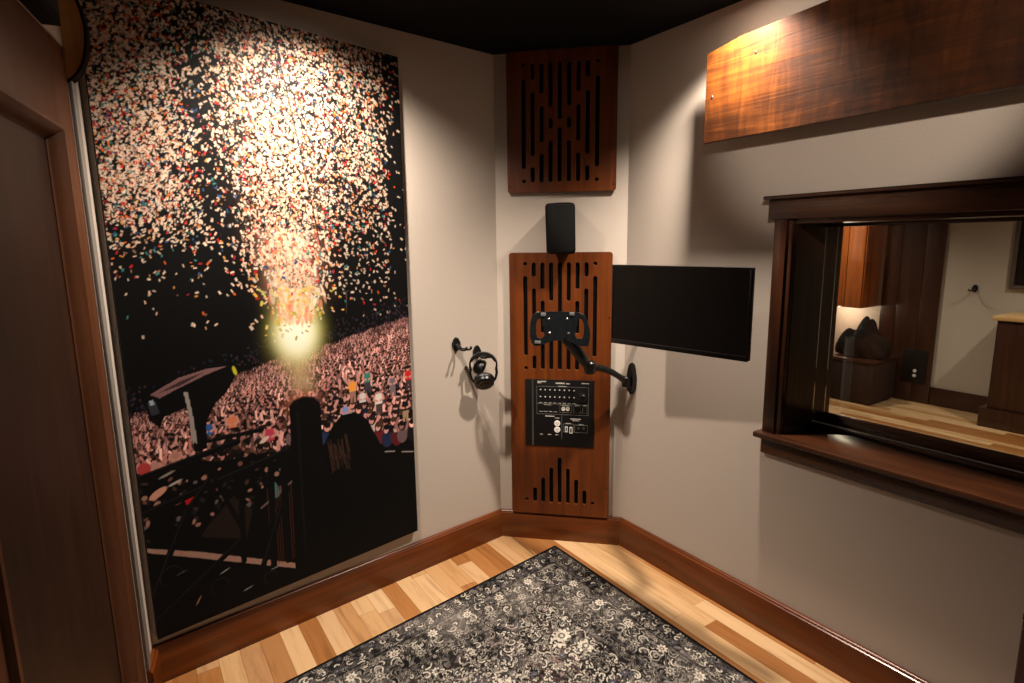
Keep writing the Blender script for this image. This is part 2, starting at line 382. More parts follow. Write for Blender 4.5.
S(MB().box(FD, .098, DS0 - .002, 0, .010, .1434, 2.04, .002).build('trim_1', M['trim_paint'], mw=FD.mat(.1, 0, 0)))

# window: casing, head with cap, sill with apron, deep lining, two panes
wn = S(thing('window_1', FR.mat(1.7, 0, WZ0)))
MB().box(FR, .741, .787, 0, .022, .797, 1.571, .003).build('side_casing', M['walnut_z'], wn)
MB().box(FR, 2.77, 2.83, 0, .022, .797, 1.571, .003).build('side_casing', M['walnut_z'], wn)
MB().box(FR, .787, .806, -.012, .012, .797, 1.571, .003).build('inner_stop', M['walnut_z'], wn)
MB().box(FR, .718, 2.86, 0, .026, 1.571, 1.640, .003).build('head_casing', M['walnut_x'], wn)
MB().box(FR, .705, 2.89, 0, .045, 1.640, 1.653, .004).build('head_cap', M['walnut_x'], wn)
MB().box(FR, .722, 2.87, -.19, .05, .776, .797, .005).build('sill', M['walnut_x'], wn)
MB().box(FR, .739, 2.83, 0, .02, .714, .776, .003).build('apron', M['walnut_x'], wn)
m = MB(); m.box(FR, .795, .808, -WD - .02, -.012, .797, 1.57).box(FR, 2.735, 2.752, -WD - .02, -.012, .797, 1.57); m.build('side_lining', M['walnut_z'], wn)
MB().box(FR, .795, 2.752, -WD - .02, .0, 1.556, 1.5705).build('head_lining', M['walnut_x'], wn)
MB().box(FR, .795, 2.752, -WD - .04, -.19, .769, .798).build('rear_sill', M['walnut_x'], wn)
def bead(o0, tilt, name):
    m = MB(); t = math.tan(tilt)
    m.box(FR, .809, 2.735, o0 - .006, o0 + .016, .797, .812, .003)
    m.box(FR, .809, 2.735, o0 - .006 - t * .77, o0 + .012 - t * .77, 1.545, 1.556, .002)
    return m.build(name, M['walnut_x'], wn)
bead(-.2, 0, 'glazing_bead')
MB().box(FR, .809, 2.735, -.2015, -.1985, .8122, .8150).build('glazing_seal', M['white_plastic'], wn)
m = MB(); m.box(FR, .809, 2.735, -.203, -.197, .8125, 1.55); m.build('glass_pane', M['glass'], wn)
m = MB(); m.box(FR, .809, 2.735, -.287, -.281, .834, 1.55)
m.build('glass_pane', M['glass'], wn)
MB().box(FR, .809, 2.735, -.296, -.272, .798, .834, .003).build('glazing_bead', M['walnut_x'], wn)

# ------------------------------------------------------------------ picture and rug painting helpers
def grid_mesh(name, P, Cc, mat, parent=None, mw=None):
    """P: (h,w,3) world points, Cc: (h,w,3) linear colours"""
    mw = mw or MATW[parent.name]; inv = np.array(mw.inverted())
    h, w, _ = P.shape; V = P.reshape(-1, 3) @ inv[:3, :3].T + inv[:3, 3]
    idx = np.arange(h * w).reshape(h, w)
    q = np.stack([idx[:-1, :-1], idx[:-1, 1:], idx[1:, 1:], idx[1:, :-1]], -1).reshape(-1, 4)
    me = bpy.data.meshes.new(name); me.vertices.add(h * w); me.vertices.foreach_set('co', V.astype(np.float32).ravel())
    me.loops.add(q.size); me.loops.foreach_set('vertex_index', q.astype(np.int32).ravel())
    me.polygons.add(len(q)); me.polygons.foreach_set('loop_start', np.arange(0, q.size, 4, dtype=np.int32)); me.polygons.foreach_set('loop_total', np.full(len(q), 4, np.int32))
    me.update(calc_edges=True)
    at = me.color_attributes.new('print', 'FLOAT_COLOR', 'POINT')
    at.data.foreach_set('color', np.concatenate([Cc.reshape(-1, 3), np.ones((h * w, 1))], 1).astype(np.float32).ravel())
    me.materials.append(mat)
    return link(bpy.data.objects.new(name, me), mw, parent)
def srgb(*c): return np.array(lin(tuple(x / 255 for x in c)))
class Paint:
    """a painted sheet w x h metres, res metres per cell, colour in linear rgb"""
    def __init__(s, w, h, res, bg):
        s.w, s.h, s.res = w, h, res; s.nx, s.ny = int(w / res) + 1, int(h / res) + 1
        s.c = np.zeros((s.ny, s.nx, 3)) + np.array(bg)
        s.X, s.Y = np.meshgrid(np.linspace(0, w, s.nx), np.linspace(0, h, s.ny))
    def win(s, x0, x1, y0, y1):
        i0, i1 = max(0, int(y0 / s.res)), min(s.ny, int(y1 / s.res) + 2); j0, j1 = max(0, int(x0 / s.res)), min(s.nx, int(x1 / s.res) + 2)
        return (slice(i0, i1), slice(j0, j1)) if i1 > i0 and j1 > j0 else None
    def put(s, sl, al, col):
        al = np.clip(al, 0, 1)[..., None]; s.c[sl] = s.c[sl] * (1 - al) + np.array(col) * al
    def ell(s, x, y, a, b, ang, col, al=1, soft=.6):
        R = max(a, b) * 1.25 + s.res; sl = s.win(x - R, x + R, y - R, y + R)
        if sl is None: return
        dx, dy = s.X[sl] - x, s.Y[sl] - y; c_, s_ = math.cos(ang), math.sin(ang)
        d = np.sqrt(((dx * c_ + dy * s_) / a) ** 2 + ((-dx * s_ + dy * c_) / b) ** 2)
        s.put(sl, (1 - d) * min(a, b) / (s.res * soft) + .5, np.array(col) * 1.0 if True else 0) if al == 1 else s.put(sl, al * np.clip((1 - d) * min(a, b) / (s.res * soft) + .5, 0, 1), col)
    def rect(s, x, y, a, b, ang, col, al=1):
        R = math.hypot(a, b) + s.res; sl = s.win(x - R, x + R, y - R, y + R)
        if sl is None: return
        dx, dy = s.X[sl] - x, s.Y[sl] - y; c_, s_ = math.cos(ang), math.sin(ang)
        d = np.minimum(a - np.abs(dx * c_ + dy * s_), b - np.abs(-dx * s_ + dy * c_)); s.put(sl, al * np.clip(d / (s.res * .7) + .5, 0, 1), col)
    def seg(s, p, q, wd, col, al=1):
        (x0, y0), (x1, y1) = p, q; sl = s.win(min(x0, x1) - wd - s.res, max(x0, x1) + wd + s.res, min(y0, y1) - wd - s.res, max(y0, y1) + wd + s.res)
        if sl is None: return
        dx, dy = x1 - x0, y1 - y0; L = dx * dx + dy * dy + 1e-12
        t = np.clip(((s.X[sl] - x0) * dx + (s.Y[sl] - y0) * dy) / L, 0, 1)
        d = np.hypot(s.X[sl] - x0 - t * dx, s.Y[sl] - y0 - t * dy); s.put(sl, al * np.clip((wd - d) / (s.res * .8) + .5, 0, 1), col)
    def line(s, pts, wd, col, al=1):
        for p, q in zip(pts, pts[1:]): s.seg(p, q, wd, col, al)
    def poly(s, pts, col, al=1):
        xs, ys = [p[0] for p in pts], [p[1] for p in pts]; sl = s.win(min(xs), max(xs), min(ys), max(ys))
        if sl is None: return
        x, y = s.X[sl], s.Y[sl]; ins = np.zeros(x.shape, bool)
        for (xa, ya), (xb, yb) in zip(pts, pts[1:] + pts[:1]):
            if ya == yb: continue
            ins ^= ((ya > y) != (yb > y)) & (x < (xb - xa) * (y - ya) / (yb - ya) + xa)
        s.put(sl, ins * al, col)

# ------------------------------------------------------------------ the big concert picture on the left wall
PW_, PH_ = 1.034, 2.06
def paint_concert():
    p = Paint(PW_, PH_, .0027, srgb(9, 9, 10)); R = random.Random(5)
    U = lambda pts: [(u * PW_, v * PH_) for u, v in pts]
    hor = lambda u: np.interp(u, [0, .05, .2, .36, .5, .675, .85, 1.0], [.375, .378, .40, .418, .44, .448, .468, .484])
    low = lambda u: np.interp(u, [0, .2, .35, .48, .6, .63, .72, .8, .85, 1.0], [.22, .27, .26, .255, .25, .25, .30, .25, .21, .20])
    # far dim crowd above the lit part
    for _ in range(700):
        u = R.random(); v = hor(u) + R.random() ** 2 * .05 - .005; p.ell(u * PW_, v * PH_, .003, .004, 0, srgb(*R.choice([(46, 32, 40), (34, 28, 36), (60, 40, 48), (28, 34, 52)])))
    cloth = [(20, 18, 21), (26, 23, 27), (34, 28, 32), (150, 122, 124), (110, 86, 90), (96, 32, 38), (34, 44, 74), (52, 44, 50), (176, 156, 154), (16, 16, 18), (18, 17, 19), (15, 14, 16), (30, 26, 28), (22, 20, 22)]
    skin = [(206, 148, 140), (186, 126, 120), (222, 168, 158), (170, 108, 100), (212, 156, 150), (196, 140, 132)]
    t = 0.0
    while t < 1:
        size = .0044 + .0215 * t ** 1.35
        n = int(1.25 / (size * 1.75))
        for k in range(n):
            u = (k + R.random() * .9) / n; h0, l0 = float(hor(u)), float(low(u))
            tt = t * (1.0 if u < .48 else .85); v = h0 - tt * (h0 - l0) + R.uniform(-.3, .3) * size / PH_
            x, y = u * PW_, v * PH_; pn = math.sin(u * 31 + 9 * v) * math.sin(v * 83 + 7 * math.sin(u * 11)); lit = min(1.15, .62 + .8 * min(t * 5, .6)) * R.choice((.35, .6, .9, 1.0, 1.25)) * (1 + .3 * pn)
            c = srgb(*R.choice(cloth)) * lit; sk = srgb(*R.choice(skin)) * lit
            p.ell(x, y - size * 1.7, size * 1.05, size * 1.5, R.uniform(-.2, .2), c)
            if R.random() < (.55 if t < .6 else .35):
                for sd in (-1, 1):
                    if R.random() < .75:
                        p.line([(x + sd * size * .8, y - size * .8), (x + sd * size * 1.25, y + size * .2), (x + sd * size * R.uniform(.3, 1.3), y + size * R.uniform(1.0, 2.0))], size * .26, sk)
            p.ell(x, y, size * .70, size * .95, 0, srgb(15, 13, 15)); p.ell(x - size * .08, y - size * .12, size * .44, size * .6, R.uniform(-.4, .4), sk)
            p.ell(x + size * .12, y + size * .36, size * .58, size * .46, .2, srgb(*R.choice([(26, 18, 16), (40, 26, 20), (18, 15, 16), (70, 48, 34)])))
        t += size * 1.15 / .40
    # a few people that stand out
    def person(u, v, s, top, legs=None, arms=0):
        x, y = u * PW_, v * PH_; c = srgb(*top); sk = srgb(196, 138, 122)
        if legs: p.poly([(x - s * .8, y - s * 2.6), (x + s * .8, y - s * 2.6), (x + s * .75, y - s * 5.6), (x + s * .15, y - s * 5.6), (x, y - s * 3.6), (x - s * .2, y - s * 5.6), (x - s * .75, y - s * 5.6)], srgb(*legs))
        p.poly([(x - s * 1.1, y - s * .8), (x - s * .4, y - s * .45), (x + s * .4, y - s * .45), (x + s * 1.1, y - s * .8), (x + s * .85, y - s * 2.9), (x - s * .85, y - s * 2.9)], c)
        for sd in (-1, 1):
            e = [(x + sd * s, y - s * .9), (x + sd * s * 1.5, y - s * .1), (x + sd * s * 1.5, y + s * 1.5)] if arms else [(x + sd * s, y - s * .9), (x + sd * s * 1.25, y - s * 1.9), (x + sd * s * .4, y - s * 2.2)]
            p.line(e, s * .24, sk)
        p.ell(x, y, s * .48, s * .62, 0, sk); p.ell(x, y + s * .3, s * .5, s * .4, 0, srgb(30, 20, 17))
    person(.735, .372, 0.0168, (226, 148, 60), (150, 110, 100), 1); person(.80, .385, 0.0168, (54, 120, 112), (60, 56, 64))
    person(.70, .325, 0.0160, (120, 140, 190)); person(.845, .338, 0.0184, (216, 204, 200), (70, 60, 58)); person(.775, .345, 0.0160, (200, 196, 200))
    person(.91, .365, 0.0160, (104, 98, 112), (110, 96, 98)); person(.985, .375, 0.0176, (186, 34, 38), (60, 50, 54)); person(.965, .31, 0.0184, (20, 20, 23), (150, 126, 100))
    person(.64, .335, 0.0176, (24, 24, 28)); person(.66, .30, 0.0192, (30, 28, 30)); person(.215, .345, 0.0160, (46, 86, 150)); person(.29, .35, 0.0168, (206, 120, 84)); person(.41, .315, 0.0192, (180, 60, 84)); person(.11, .31, 0.0152, (170, 120, 110)); person(.05, .30, 0.0152, (176, 128, 122))
    # dark riser, black equipment and the stage edge
    p.poly(U([(.60, 0), (.60, .25), (.64, .285), (.68, .305), (.74, .306), (.79, .285), (.83, .24), (.86, .205), (.93, .198), (1.0, .187), (1.0, 0)]), srgb(9, 9, 9))
    p.line(U([(.862, .206), (.905, .201)]), .0022, srgb(150, 140, 134)); p.line(U([(.94, .195), (.993, .188)]), .0022, srgb(150, 140, 134))
    for k in range(26):
        u = .62 + R.random() * .08; p.line(U([(u, .22 + R.random() * .05), (u + .012, .19 + R.random() * .04)]), .0016, srgb(58, 40, 32))
    p.poly(U([(0, 0), (0, .285), (.08, .275), (.17, .285), (.24, .272), (.40, .268), (.50, .25), (.50, 0)]), srgb(10, 10, 11))
    # crowd glimpses through the rails
    for _ in range(90):
        u, v = R.random() * .46, R.uniform(.17, .27); p.ell(u * PW_, v * PH_, R.uniform(.004, .012), R.uniform(.003, .009), R.random() * 3, srgb(*R.choice([(60, 44, 40), (104, 70, 60), (36, 32, 34), (150, 110, 96), (30, 28, 30), (92, 86, 84)])))
    p.ell(.05 * PW_, .245 * PH_, .03, .012, .5, srgb(196, 140, 120)); p.rect(.14 * PW_, .222 * PH_, .018, .016, .1, srgb(170, 26, 30)); p.ell(.41 * PW_, .195 * PH_, .014, .035, .2, srgb(70, 120, 122)); p.ell(.3 * PW_, .245 * PH_, .014, .008, 0, srgb(190, 110, 76))
    p.ell(.02 * PW_, .29 * PH_, .02, .02, 0, srgb(168, 60, 60)); p.ell(.39 * PW_, .292 * PH_, .02, .007, .5, srgb(210, 188, 172)); p.ell(.1 * PW_, .255 * PH_, .022, .004, .3, srgb(170, 160, 150)); p.ell(.08 * PW_, .272 * PH_, .025, .004, .3, srgb(140, 132, 126))
    p.poly(U([(.17, .16), (.27, .205), (.33, .17), (.30, .12), (.16, .15)]), srgb(34, 26, 23))
    p.poly(U([(.001, .16), (.15, .125), (.465, .038), (.463, .028), (.148, .114), (0, .153)]), srgb(158, 122, 108))
    for k in range(14):
        u = .385 + k * .0085; p.line(U([(u, .20), (u - .006, .05)]), .0014, srgb(66, 34, 24))
    p.line(U([(.36, .168), (.49, .205)]), .004, srgb(98, 84, 78))
    blk, edge = srgb(11, 11, 12), srgb(34, 34, 36)
    def beam(a, b, w, hi=True):
        p.line(U([a, b]), w, blk)
        if hi: p.line(U([(a[0], a[1] + .004), (b[0], b[1] + .004)]), .0014, edge)
    beam((-.01, .215), (.474, .262), .014); beam((.18, .312), (.386, .311), .007); beam((0, .275), (.3, .30), .012); beam((.30, .235), (.285, .08), .010, False); beam((.405, .25), (.38, 0), .012, False); beam((-.01, .065), (.127, .205), .011); beam((.13, .205), (.2, .245), .01); beam((.35, .06), (.455, .19), .011); beam((.2, .27), (.29, .14), .008, False); beam((.45, .25), (.44, .05), .013, False); beam((0, .03), (.28, .12), .01)
    for u, v, rr in ((.06, .10, .035), (.2, .05, .03), (.37, .03, .025)):
        for k in range(14):
            t0, t1 = k * .3, k * .3 + .3; p.seg((u * PW_ + rr * math.cos(t0), v * PH_ + rr * math.sin(t0)), (u * PW_ + rr * math.cos(t1), v * PH_ + rr * math.sin(t1)), .0016, srgb(30, 30, 32))
    for u, v, a, c in ((.22, .075, .3, (140, 138, 134)), (.39, .045, .1, (120, 118, 114)), (.13, .04, 1.0, (150, 112, 92)), (.09, .10, .2, (70, 66, 62)), (.29, .026, .2, (130, 126, 120))): p.ell(u * PW_, v * PH_, .016, .0022, a, srgb(*c))
    p.ell(.095 * PW_, .133 * PH_, .004, .004, 0, srgb(190, 90, 50))
    # moving-head lamp
    p.poly(U([(.04, .397), (.067, .414), (.162, .433), (.253, .438), (.307, .434), (.318, .418), (.283, .39), (.243, .373), (.21, .345), (.205, .30), (.165, .298), (.165, .366), (.155, .375), (.09, .366), (.077, .350), (.05, .365)]), srgb(10, 10, 11))
    p.poly(U([(.06, .405), (.141, .425), (.23, .434), (.293, .434), (.225, .424), (.137, .408), (.085, .397)]), srgb(120, 88, 88)); p.poly(U([(.08, .405), (.15, .420), (.22, .429), (.15, .413)]), srgb(58, 42, 44))
    p.poly(U([(.153, .401), (.16, .37), (.160, .319), (.178, .311), (.172, .366), (.165, .400)]), srgb(142, 136, 130)); p.ell(.313 * PW_, .424 * PH_, .006, .017, .25, srgb(186, 178, 40)); p.rect(.065 * PW_, .383 * PH_, .012, .022, .2, srgb(44, 48, 56)); p.rect(.062 * PW_, .392 * PH_, .006, .008, .2, srgb(150, 160, 176))
    # smoke, flash and flame column
    def glow(u, v, a, b, col, k=1.0, pw=1.0):
        d = ((p.X / PW_ - u) / a) ** 2 + ((p.Y / PH_ - v) / b) ** 2; al = (k * np.exp(-d ** pw))[..., None]; p.c[:] = p.c * (1 - al) + srgb(*col) * al
    nz = np.zeros_like(p.X)
    for k in range(26):
        f = R.uniform(8, 70); a = R.uniform(0, 6.3); nz += np.sin(p.X * f * 1.7 + np.sin(p.Y * f * .5 + a) * 1.8 + a) / 26 ** .5 * .5
    def column(v0, v1, w0, w1, col, k):
        v = p.Y / PH_; t = np.clip((v - v0) / (v1 - v0), 0, 1); w = w0 + (w1 - w0) * t; cx = .545 - .03 * t
        al = np.exp(-((p.X / PW_ - cx) / w) ** 2) * np.clip((v - v0) / .03, 0, 1) * np.clip((v1 - v) / (.6 * (v1 - v0)), 0, 1) * k * np.clip(.8 + .55 * nz, .2, 1); al = np.clip(al, 0, 1)[..., None]
        p.c[:] = p.c * (1 - al) + srgb(*col) * al
    column(.35, .50, .05, .075, (186, 160, 120), .8); column(.52, .88, .07, .10, (222, 150, 122), .75); column(.50, .72, .055, .07, (206, 182, 150), .65); column(.62, .95, .05, .08, (205, 160, 138), .35)
    glow(.53, .345, .05, .02, (190, 110, 80), .8)
    glow(.535, .478, .085, .052, (206, 206, 60), .95, 1.6); glow(.535, .53, .06, .05, (226, 214, 150), .45); glow(.533, .476, .074, .046, (250, 250, 226), 1.0, 1.8)
    # cannon
    p.poly(U([(.487, .345), (.5, .353), (.54, .358), (.58, .353), (.60, .341), (.60, 0), (.46, 0)]), srgb(10, 10, 10)); p.line(U([(.49, .346), (.505, .353), (.54, .357), (.58, .352), (.598, .342)]), .0025, srgb(70, 48, 38)); p.line(U([(.515, .33), (.505, .06)]), .004, srgb(20, 19, 19))
    # thin pole and cable
    p.line(U([(.735, .545), (.728, .505)]), .0012, srgb(64, 60, 62)); p.line(U([(.715, .545), (.745, .548)]), .0012, srgb(64, 60, 62))
    # confetti
    cols = [((232, 214, 196), 46), ((214, 196, 180), 16), ((238, 200, 178), 12), ((222, 176, 150), 7), ((196, 44, 44), 6), ((224, 104, 44), 6), ((60, 130, 132), 6), ((52, 84, 130), 5), ((206, 150, 84), 6), ((150, 120, 104), 8), ((170, 40, 60), 4)]
    pool = [srgb(*c) for c, w in cols for _ in range(w)]
    green = [srgb(*c) for c in ((236, 226, 150), (224, 210, 120), (200, 196, 90), (232, 180, 80), (236, 232, 196))]
    def dens(u, v):
        a = 1.05 * math.exp(-(abs(u - .05) / .22) ** 3 - (abs(v - .78) / .125) ** 4)                     # left cloud
        a = max(a, .85 * math.exp(-(abs(u - .08) / .17) ** 3) * (1 if v > .80 else 0), .33 * (1 if v > .8 and u < .4 else 0))
        half = np.interp(v, [.45, .52, .6, .7, .8, .9, 1.0], [.07, .10, .15, .22, .27, .31, .33]); cx = np.interp(v, [.5, .7, 1.0], [.535, .53, .52])
        k = math.exp(-(abs(u - cx) / half) ** 2.6)
        b = k * np.interp(v, [.46, .5, .56, .66, .8, 1.0], [0, .12, .30, .58, .74, .78])
        right = 0 if u < .5 else .60 * np.interp(v, [.48, .55, .64, .72, .8, 1.0], [.0, .10, .30, .62, .95, 1.0]) * (1 if u < .9 else max(0, 1 - (u - .9) / .05)) * np.interp(u, [.5, .75, .92], [1, .85, .6])
        gap = math.exp(-((u - (.30 + .1 * (.75 - v))) / .055) ** 2) * np.interp(v, [.62, .7, .92, 1.0], [.3, .75, .62, .2])
        sc = .035 if (v > .55 and u < .95) else (.012 if v > .49 else 0)
        return min(1, max(a, b, right) * (1 - gap) + sc)
    warm = [srgb(*c) for c in ((244, 206, 172), (238, 170, 130), (226, 130, 90), (240, 222, 196), (214, 110, 84), (236, 190, 150))]
    for _ in range(900):                                                                                     # streaks of lit paper in the column
        v = R.uniform(.50, .86); u = .545 - .03 * (v - .5) / .36 + R.gauss(0, .034 + .03 * (v - .5)); k = R.uniform(.25, .75) * min(1, (.9 - v) / .12)
        p.ell(u * PW_, v * PH_, R.uniform(.004, .009), R.uniform(.012, .034), R.gauss(0, .22), R.choice(warm), max(.05, k))
    for _ in range(420):                                                                                     # dark gaps between the streaks
        v = R.uniform(.56, .86); u = .54 + R.gauss(0, .07); p.ell(u * PW_, v * PH_, .003, R.uniform(.005, .011), R.gauss(0, .5), srgb(34, 24, 20), .8)
    n = 0; tries = 0
    while n < 13000 and tries < 160000:
        tries += 1; u, v = R.random(), .455 + .545 * R.random()
        if R.random() > dens(u, v): continue
        n += 1; near = abs(u - .53) < .16 and v < .62
        s_ = R.uniform(.0036, .0070) * (1.25 if (near and R.random() < .5) else 1) * (.82 if u < .25 and v < .88 else 1); col = R.choice(green) if (v < .56 and .4 < u < .72 and R.random() < .7) else R.choice(pool)
        sh = R.uniform(.6, .9) * np.array((1, .93, .86)) * (.72 if u > .72 else 1.0)
        ang = R.gauss(.9 if u < .3 else -.9, .75)
        p.rect(u * PW_, v * PH_, s_, s_ * R.uniform(.3, .62), ang, col * sh)
    for _ in range(2600):                                                                                     # dark slivers between pieces
        u, v = (R.random() * .9 if R.random() < .4 else R.gauss(.53, .15)), R.uniform(.66, 1)
        p.rect(u * PW_, v * PH_, R.uniform(.004, .008), R.uniform(.0015, .0035), R.uniform(0, 3), srgb(14, 12, 12))
    p.line(U([(.522, 1.0), (.56, .9), (.60, .78), (.628, .69), (.643, .635)]), .0024, srgb(22, 20, 20))
    return p.c
mw = FL.mat(1.03, 0, 1.2)
art = thing('concert_print', mw, 'tall dark concert photo print of confetti bursting over a crowd, hung on the left wall', 'picture')
pc = paint_concert(); ny, nx, _ = pc.shape
uu, vv = np.meshgrid(np.linspace(0, 1, nx), np.linspace(0, 1, ny))
ss = 1.549 + (.515 - 1.549) * uu; zb = .174 + .039 * uu; zt = 2.285 - .047 * uu; zz = zb + (zt - zb) * vv
P = np.array(FL.O)[None, None] + ss[..., None] * np.array(FL.d) + .0302 * np.array(FL.n) + zz[..., None] * np.array([0, 0, 1.])
grid_mesh('printed_face', P, pc, M['artwork'], art)
MB().prism(FL, [(1.549, .174), (.515, .213), (.515, 2.238), (1.549, 2.285)], .0005, .030).build('mounting_board', M['mount_board'], art)

# ------------------------------------------------------------------ rug
def paint_rug(w, h, res=.0028):
    p = Paint(w, h, res, srgb(52, 47, 49)); R = random.Random(3)
    dk, md, lt, cr_ = srgb(21, 20, 21), srgb(84, 79, 76), srgb(140, 134, 126), srgb(182, 175, 163); plum = srgb(80, 63, 63); blue = srgb(74, 77, 86)
    e = np.minimum(np.minimum(p.X, w - p.X), np.minimum(p.Y, h - p.Y))
    def band(a, b, col, al=1.0): 
        m = ((e >= a) & (e < b))[..., None] * al; p.c[:] = p.c * (1 - m) + col * m
    band(0, .10, srgb(54, 51, 52)); band(.10, .235, srgb(82, 78, 75)); band(.235, .30, srgb(66, 62, 61)); m = (e >= .30)[..., None]
    zone = np.sin(p.X * 5.1 + 1.2 * np.sin(p.Y * 4.3)) + np.sin(p.Y * 6.2 + 1.4 * np.sin(p.X * 3.7 + 1)); z3 = zone[..., None]
    p.c[:] = np.where(m, np.where(z3 > .75, srgb(122, 116, 110), np.where(z3 < -.6, plum, srgb(80, 73, 72))), p.c)
    def blur(a, n):
        for _ in range(n):
            a = (a + np.roll(a, 1, 0) + np.roll(a, -1, 0)) / 3; a = (a + np.roll(a, 1, 1) + np.roll(a, -1, 1)) / 3
        return a / a.std()
    mot = .75 * blur(rng.normal(0, 1, p.X.shape), 3) + .65 * blur(rng.normal(0, 1, p.X.shape), 12)
    p.c[:] = p.c * np.clip(.72 + .62 * mot, .26, 2.1)[..., None]
    def flower(x, y, r, pet, a, b, cc, rot=0):
        p.ell(x, y, r * 1.05, r * 1.05, 0, dk)
        for k in range(pet):
            t = rot + k * 2 * math.pi / pet; p.ell(x + r * .66 * math.cos(t), y + r * .66 * math.sin(t), r * .36, r * .22, t, a)
        p.ell(x, y, r * .40, r * .40, 0, b); p.ell(x, y, r * .2, r * .2, 0, cc)
    def scroll(x, y, r, rot, hand, lc, core):
        pts = []; tw = R.uniform(1.6, 4.6)
        for k in range(10):
            t = k / 9; ang = rot + hand * (t * tw); rr = r * (1 - .7 * t); pts.append((x + rr * math.cos(ang), y + rr * math.sin(ang)))
        p.line(pts, .0066, core); p.line([(a_ + .0028 * math.cos(rot), b_ + .0028 * math.sin(rot)) for a_, b_ in pts], .0026, lc)
    def leaf(x, y, L, rot, col, out):
        bend = R.choice((-1, 1)) * .9
        for o, c_, k in ((1.45, out, 1.15), (1.0, col, 1)):
            for q in range(4):
                t = q / 3 - .5; a = rot + bend * t * 1.6; p.ell(x + L * t * math.cos(a) * .9, y + L * t * math.sin(a) * .9, L * .28 * k, L * (.17 - .12 * abs(t)) * o, a, c_)
    def in_zone(d0, d1):
        while True:
            x, y = R.uniform(d0, w - d0), R.uniform(d0, h - d0); d = min(x, y, w - x, h - y)
            if d0 <= d < d1: return x, y
    def walk(d, st, amp, fns):
        per = [((d, d), (w - d, d)), ((w - d, d), (w - d, h - d)), ((w - d, h - d), (d, h - d)), ((d, h - d), (d, d))]
        for (x0, y0), (x1, y1) in per:
            L = math.hypot(x1 - x0, y1 - y0); n = int(L / .008); ux, uy = (x1 - x0) / L, (y1 - y0) / L
            f = lambda t: (x0 + ux * t - uy * amp * math.sin(t / st * math.pi), y0 + uy * t + ux * amp * math.sin(t / st * math.pi))
            pts = [f(L * k / n) for k in range(n + 1)]; p.line(pts, .0050, dk); p.line(pts, .0016, md)
            for k in range(int(L / st)):
                x, y = f((k + .5) * st); s_ = (-1) ** k; fns(x, y, x + uy * amp * 1.2 * s_, y - ux * amp * 1.2 * s_, k, s_)
    for d0, d1, nn_ in ((.012, .094, 700), (.106, .232, 1150), (.242, .298, 500)):
        for _ in range(nn_):
            x, y = in_zone(d0, d1); k = R.random()
            if k < .62: leaf(x, y, R.uniform(.020, .044), R.random() * 6, R.choice([dk, dk, dk, md]), R.choice([cr_, lt, lt, dk]))
            elif k < .85: scroll(x, y, R.uniform(.010, .028), R.random() * 6, R.choice((-1, 1)), R.choice([cr_, lt]), dk)
            else: flower(x, y, R.uniform(.007, .012), R.choice((5, 6)), R.choice([lt, cr_, blue]), dk, lt, R.random())
    walk(.054, .05, .02, lambda x, y, x2, y2, k, s_: (flower(x, y, .013, 6, [lt, blue, cr_][k % 3], dk, lt, k), scroll(x2, y2, .014, k, s_, cr_, dk)))
    walk(.168, .085, .032, lambda x, y, x2, y2, k, s_: (flower(x, y, .022, 8, cr_ if k % 2 else lt, plum if k % 2 else dk, cr_, k), scroll(x2, y2, .026, k * 2.1, s_, cr_, dk), leaf(x2, y2, .03, k, lt, dk)))
    walk(.270, .04, .012, lambda x, y, x2, y2, k, s_: flower(x, y, .010, 5, lt, dk, lt, k))
    for d in (.098, .234, .300): band(d, d + .0035, dk)
    band(.105, .1075, md); band(.240, .2425, md)
    def field(n, fn):
        for _ in range(n):
            x, y = R.uniform(.312, w / 2), R.uniform(.312, h / 2); st = R.getstate()
            for fx in (0, 1):
                for fy in (0, 1):
                    R.setstate(st); fn(w - x if fx else x, h - y if fy else y, fx, fy)
    field(520, lambda x, y, a, b: leaf(x, y, R.uniform(.022, .050), R.random() * 6, R.choice([dk, dk, dk, plum, md]), R.choice([lt, cr_, dk])))
    field(190, lambda x, y, a, b: scroll(x, y, R.uniform(.014, .036), R.random() * 6, R.choice((-1, 1)), R.choice([cr_, lt, cr_]), dk))
    field(140, lambda x, y, a, b: flower(x, y, R.uniform(.010, .019), R.choice((5, 6, 8)), R.choice([lt, cr_, blue, md]), R.choice([dk, plum]), R.choice([cr_, lt]), R.random()))
    field(7, lambda x, y, a, b: flower(x, y, R.uniform(.030, .040), 10, cr_, R.choice([plum, md]), cr_, R.random()))
    field(520, lambda x, y, a, b: leaf(x, y, R.uniform(.010, .020), R.random() * 6, R.choice([cr_, lt, dk, dk, cr_]), dk))
    field(110, lambda x, y, a, b: scroll(x, y, R.uniform(.008, .014), R.random() * 6, R.choice((-1, 1)), cr_, dk))
    field(120, lambda x, y, a, b: flower(x, y, R.uniform(.006, .010), 5, R.choice([lt, cr_]), dk, lt, R.random()))
    # distressed wear: patches rubbed pale, patches left dark, and pile speckle
    wear = np.zeros_like(p.X)
    for k in range(14): 
        f = R.uniform(3, 26); a = R.random() * 6; wear += np.sin(p.X * f * math.cos(a) + p.Y * f * math.sin(a) + R.random() * 6) / 5
    sp = rng.normal(0, 1, p.X.shape)
    p.c[:] = p.c * np.clip(1.0 + .22 * wear + .2 * sp + .12 * mot, .35, 1.8)[..., None]
    pale = np.clip(wear * .3 - .06 + .12 * sp, 0, .38)[..., None]; p.c[:] = p.c * (1 - pale) + srgb(150, 142, 134) * pale
    edge = (e < .009)[..., None]; p.c[:] = np.where(edge, srgb(24, 22, 24), p.c)
    return p.c
